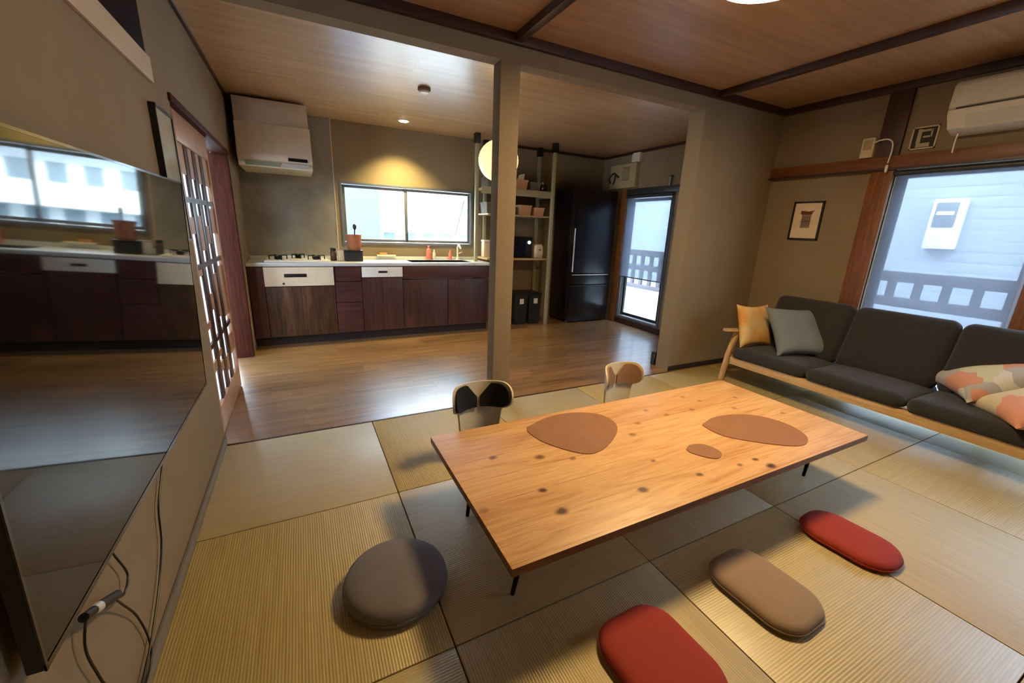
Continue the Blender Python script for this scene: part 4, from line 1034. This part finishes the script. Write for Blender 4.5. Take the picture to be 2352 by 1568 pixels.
throw('patterned coral and cream pillow in front at the right photo edge', (3.53, .52, .425), .40, .13, PATCH2, (.69, .64, -.02), (-.64, .64, -.42))

# ================================================================ OUTSIDE
g_ = thing('ground_light_bounce', 'pale ground added outside the windows to reflect light up', 'ground', (6, 8, -3.0)); obj('bounce_slab', B(-15, 25, -8, 25, -3.2, -3.0), flat('pale_concrete', (150, 150, 148), .9), g_)  # bright slab added to bounce daylight up into the rooms
ob = thing('neighbour_building', 'overexposed white building with rows of windows beyond the kitchen window', 'building', (4, 13.5, -3))
obj('facade', B(-12, 22, 13.4, 14, -3, 9), OUTW, ob)
for z in (-.3, 1.06, 2.3, 3.9, 5.4): obj('balcony_band', B(-12, 22, 13.0, 13.39, z, z + .45), OUTW, ob)
k = 0
for zi, z in enumerate((.60, 1.60, 2.9)):
    for i in range(15):
        x = -2.0 + i * .62 + (0.2 if zi % 2 else 0)
        obj('facade_window', B(x, x + .34, 13.37, 13.41, z, z + .42), OUTG, ob)
obj('tower', B(.9, 2.0, 11.9, 12.8, -3, 6), OUTB, ob)
nh = thing('neighbour_house', 'pale blue grey sided house wall beyond the garden windows', 'house', (6.9, 3, -3))
SID = Mat('horizontal_siding'); sep = SID.n('ShaderNodeSeparateXYZ'); SID.l(SID.co(), sep.inputs[0])
fz = SID.math('FRACT', SID.math('DIVIDE', sep.outputs[2], .12)); SID.l(SID.ramp(fz, [(0, lin((112, 118, 126))), (.08, lin((150, 158, 168))), (1, lin((158, 166, 176)))]), SID.b.inputs['Base Color']); SID.b.inputs['Roughness'].default_value = .9
obj('siding', B(6.8, 7.0, -4, 12, -3, 5.5), SID.m, nh)
obj('downpipe', B(6.70, 6.795, 1.0, 1.12, -3, 5.5), OUTB, nh)
me_ = thing('electric_meter', 'white electric meter box on the wall outside the big window', 'meter', (6.75, 2.0, 1.35))
obj('meter_case', B(6.66, 6.799, 1.99, 2.26, 1.22, 1.78, bev=.02), WHITEP, me_)
obj('meter_window', B(6.645, 6.6595, 2.03, 2.22, 1.47, 1.74, bev=.004), flat('meter_grey', (110, 116, 120), .4), me_)
obj('meter_dial', B(6.638, 6.6445, 2.05, 2.20, 1.60, 1.64, bev=.002), WHITEP, me_)
dk = thing('balcony_railing', 'weathered wooden balcony railing outside the garden windows', 'railing', (5.25, 3, -.1))
obj('deck_boards', B(4.22, 5.4, -4, 9, -.18, -.10), flat('pale_deck_boards', (186, 188, 186), .8), dk)
obj('top_rail', B(5.17, 5.25, -4, 9, .90, 1.0, bev=.01), RAILM, dk)
obj('middle_rail', B(5.18, 5.24, -4, 9, .66, .75, bev=.006), RAILM, dk)
obj('bottom_rail', B(5.18, 5.24, -4, 9, .35, .42, bev=.006), RAILM, dk)
for i in range(46):
    y = -1.5 + i * .20; hi = y > 3.4
    obj('baluster', B(5.19, 5.23, y - .03, y + .03, (.42 if hi else .75), .90 if not hi else .90), RAILM, dk)
for y in (1.05, 3.4, 6.0): obj('post', B(5.16, 5.26, y - .05, y + .05, -.1, 2.6), RAILM, dk)
obj('drip_board', B(6.6, 6.79, .2, 1.0, 1.35, 3.5), OUTB, nh)
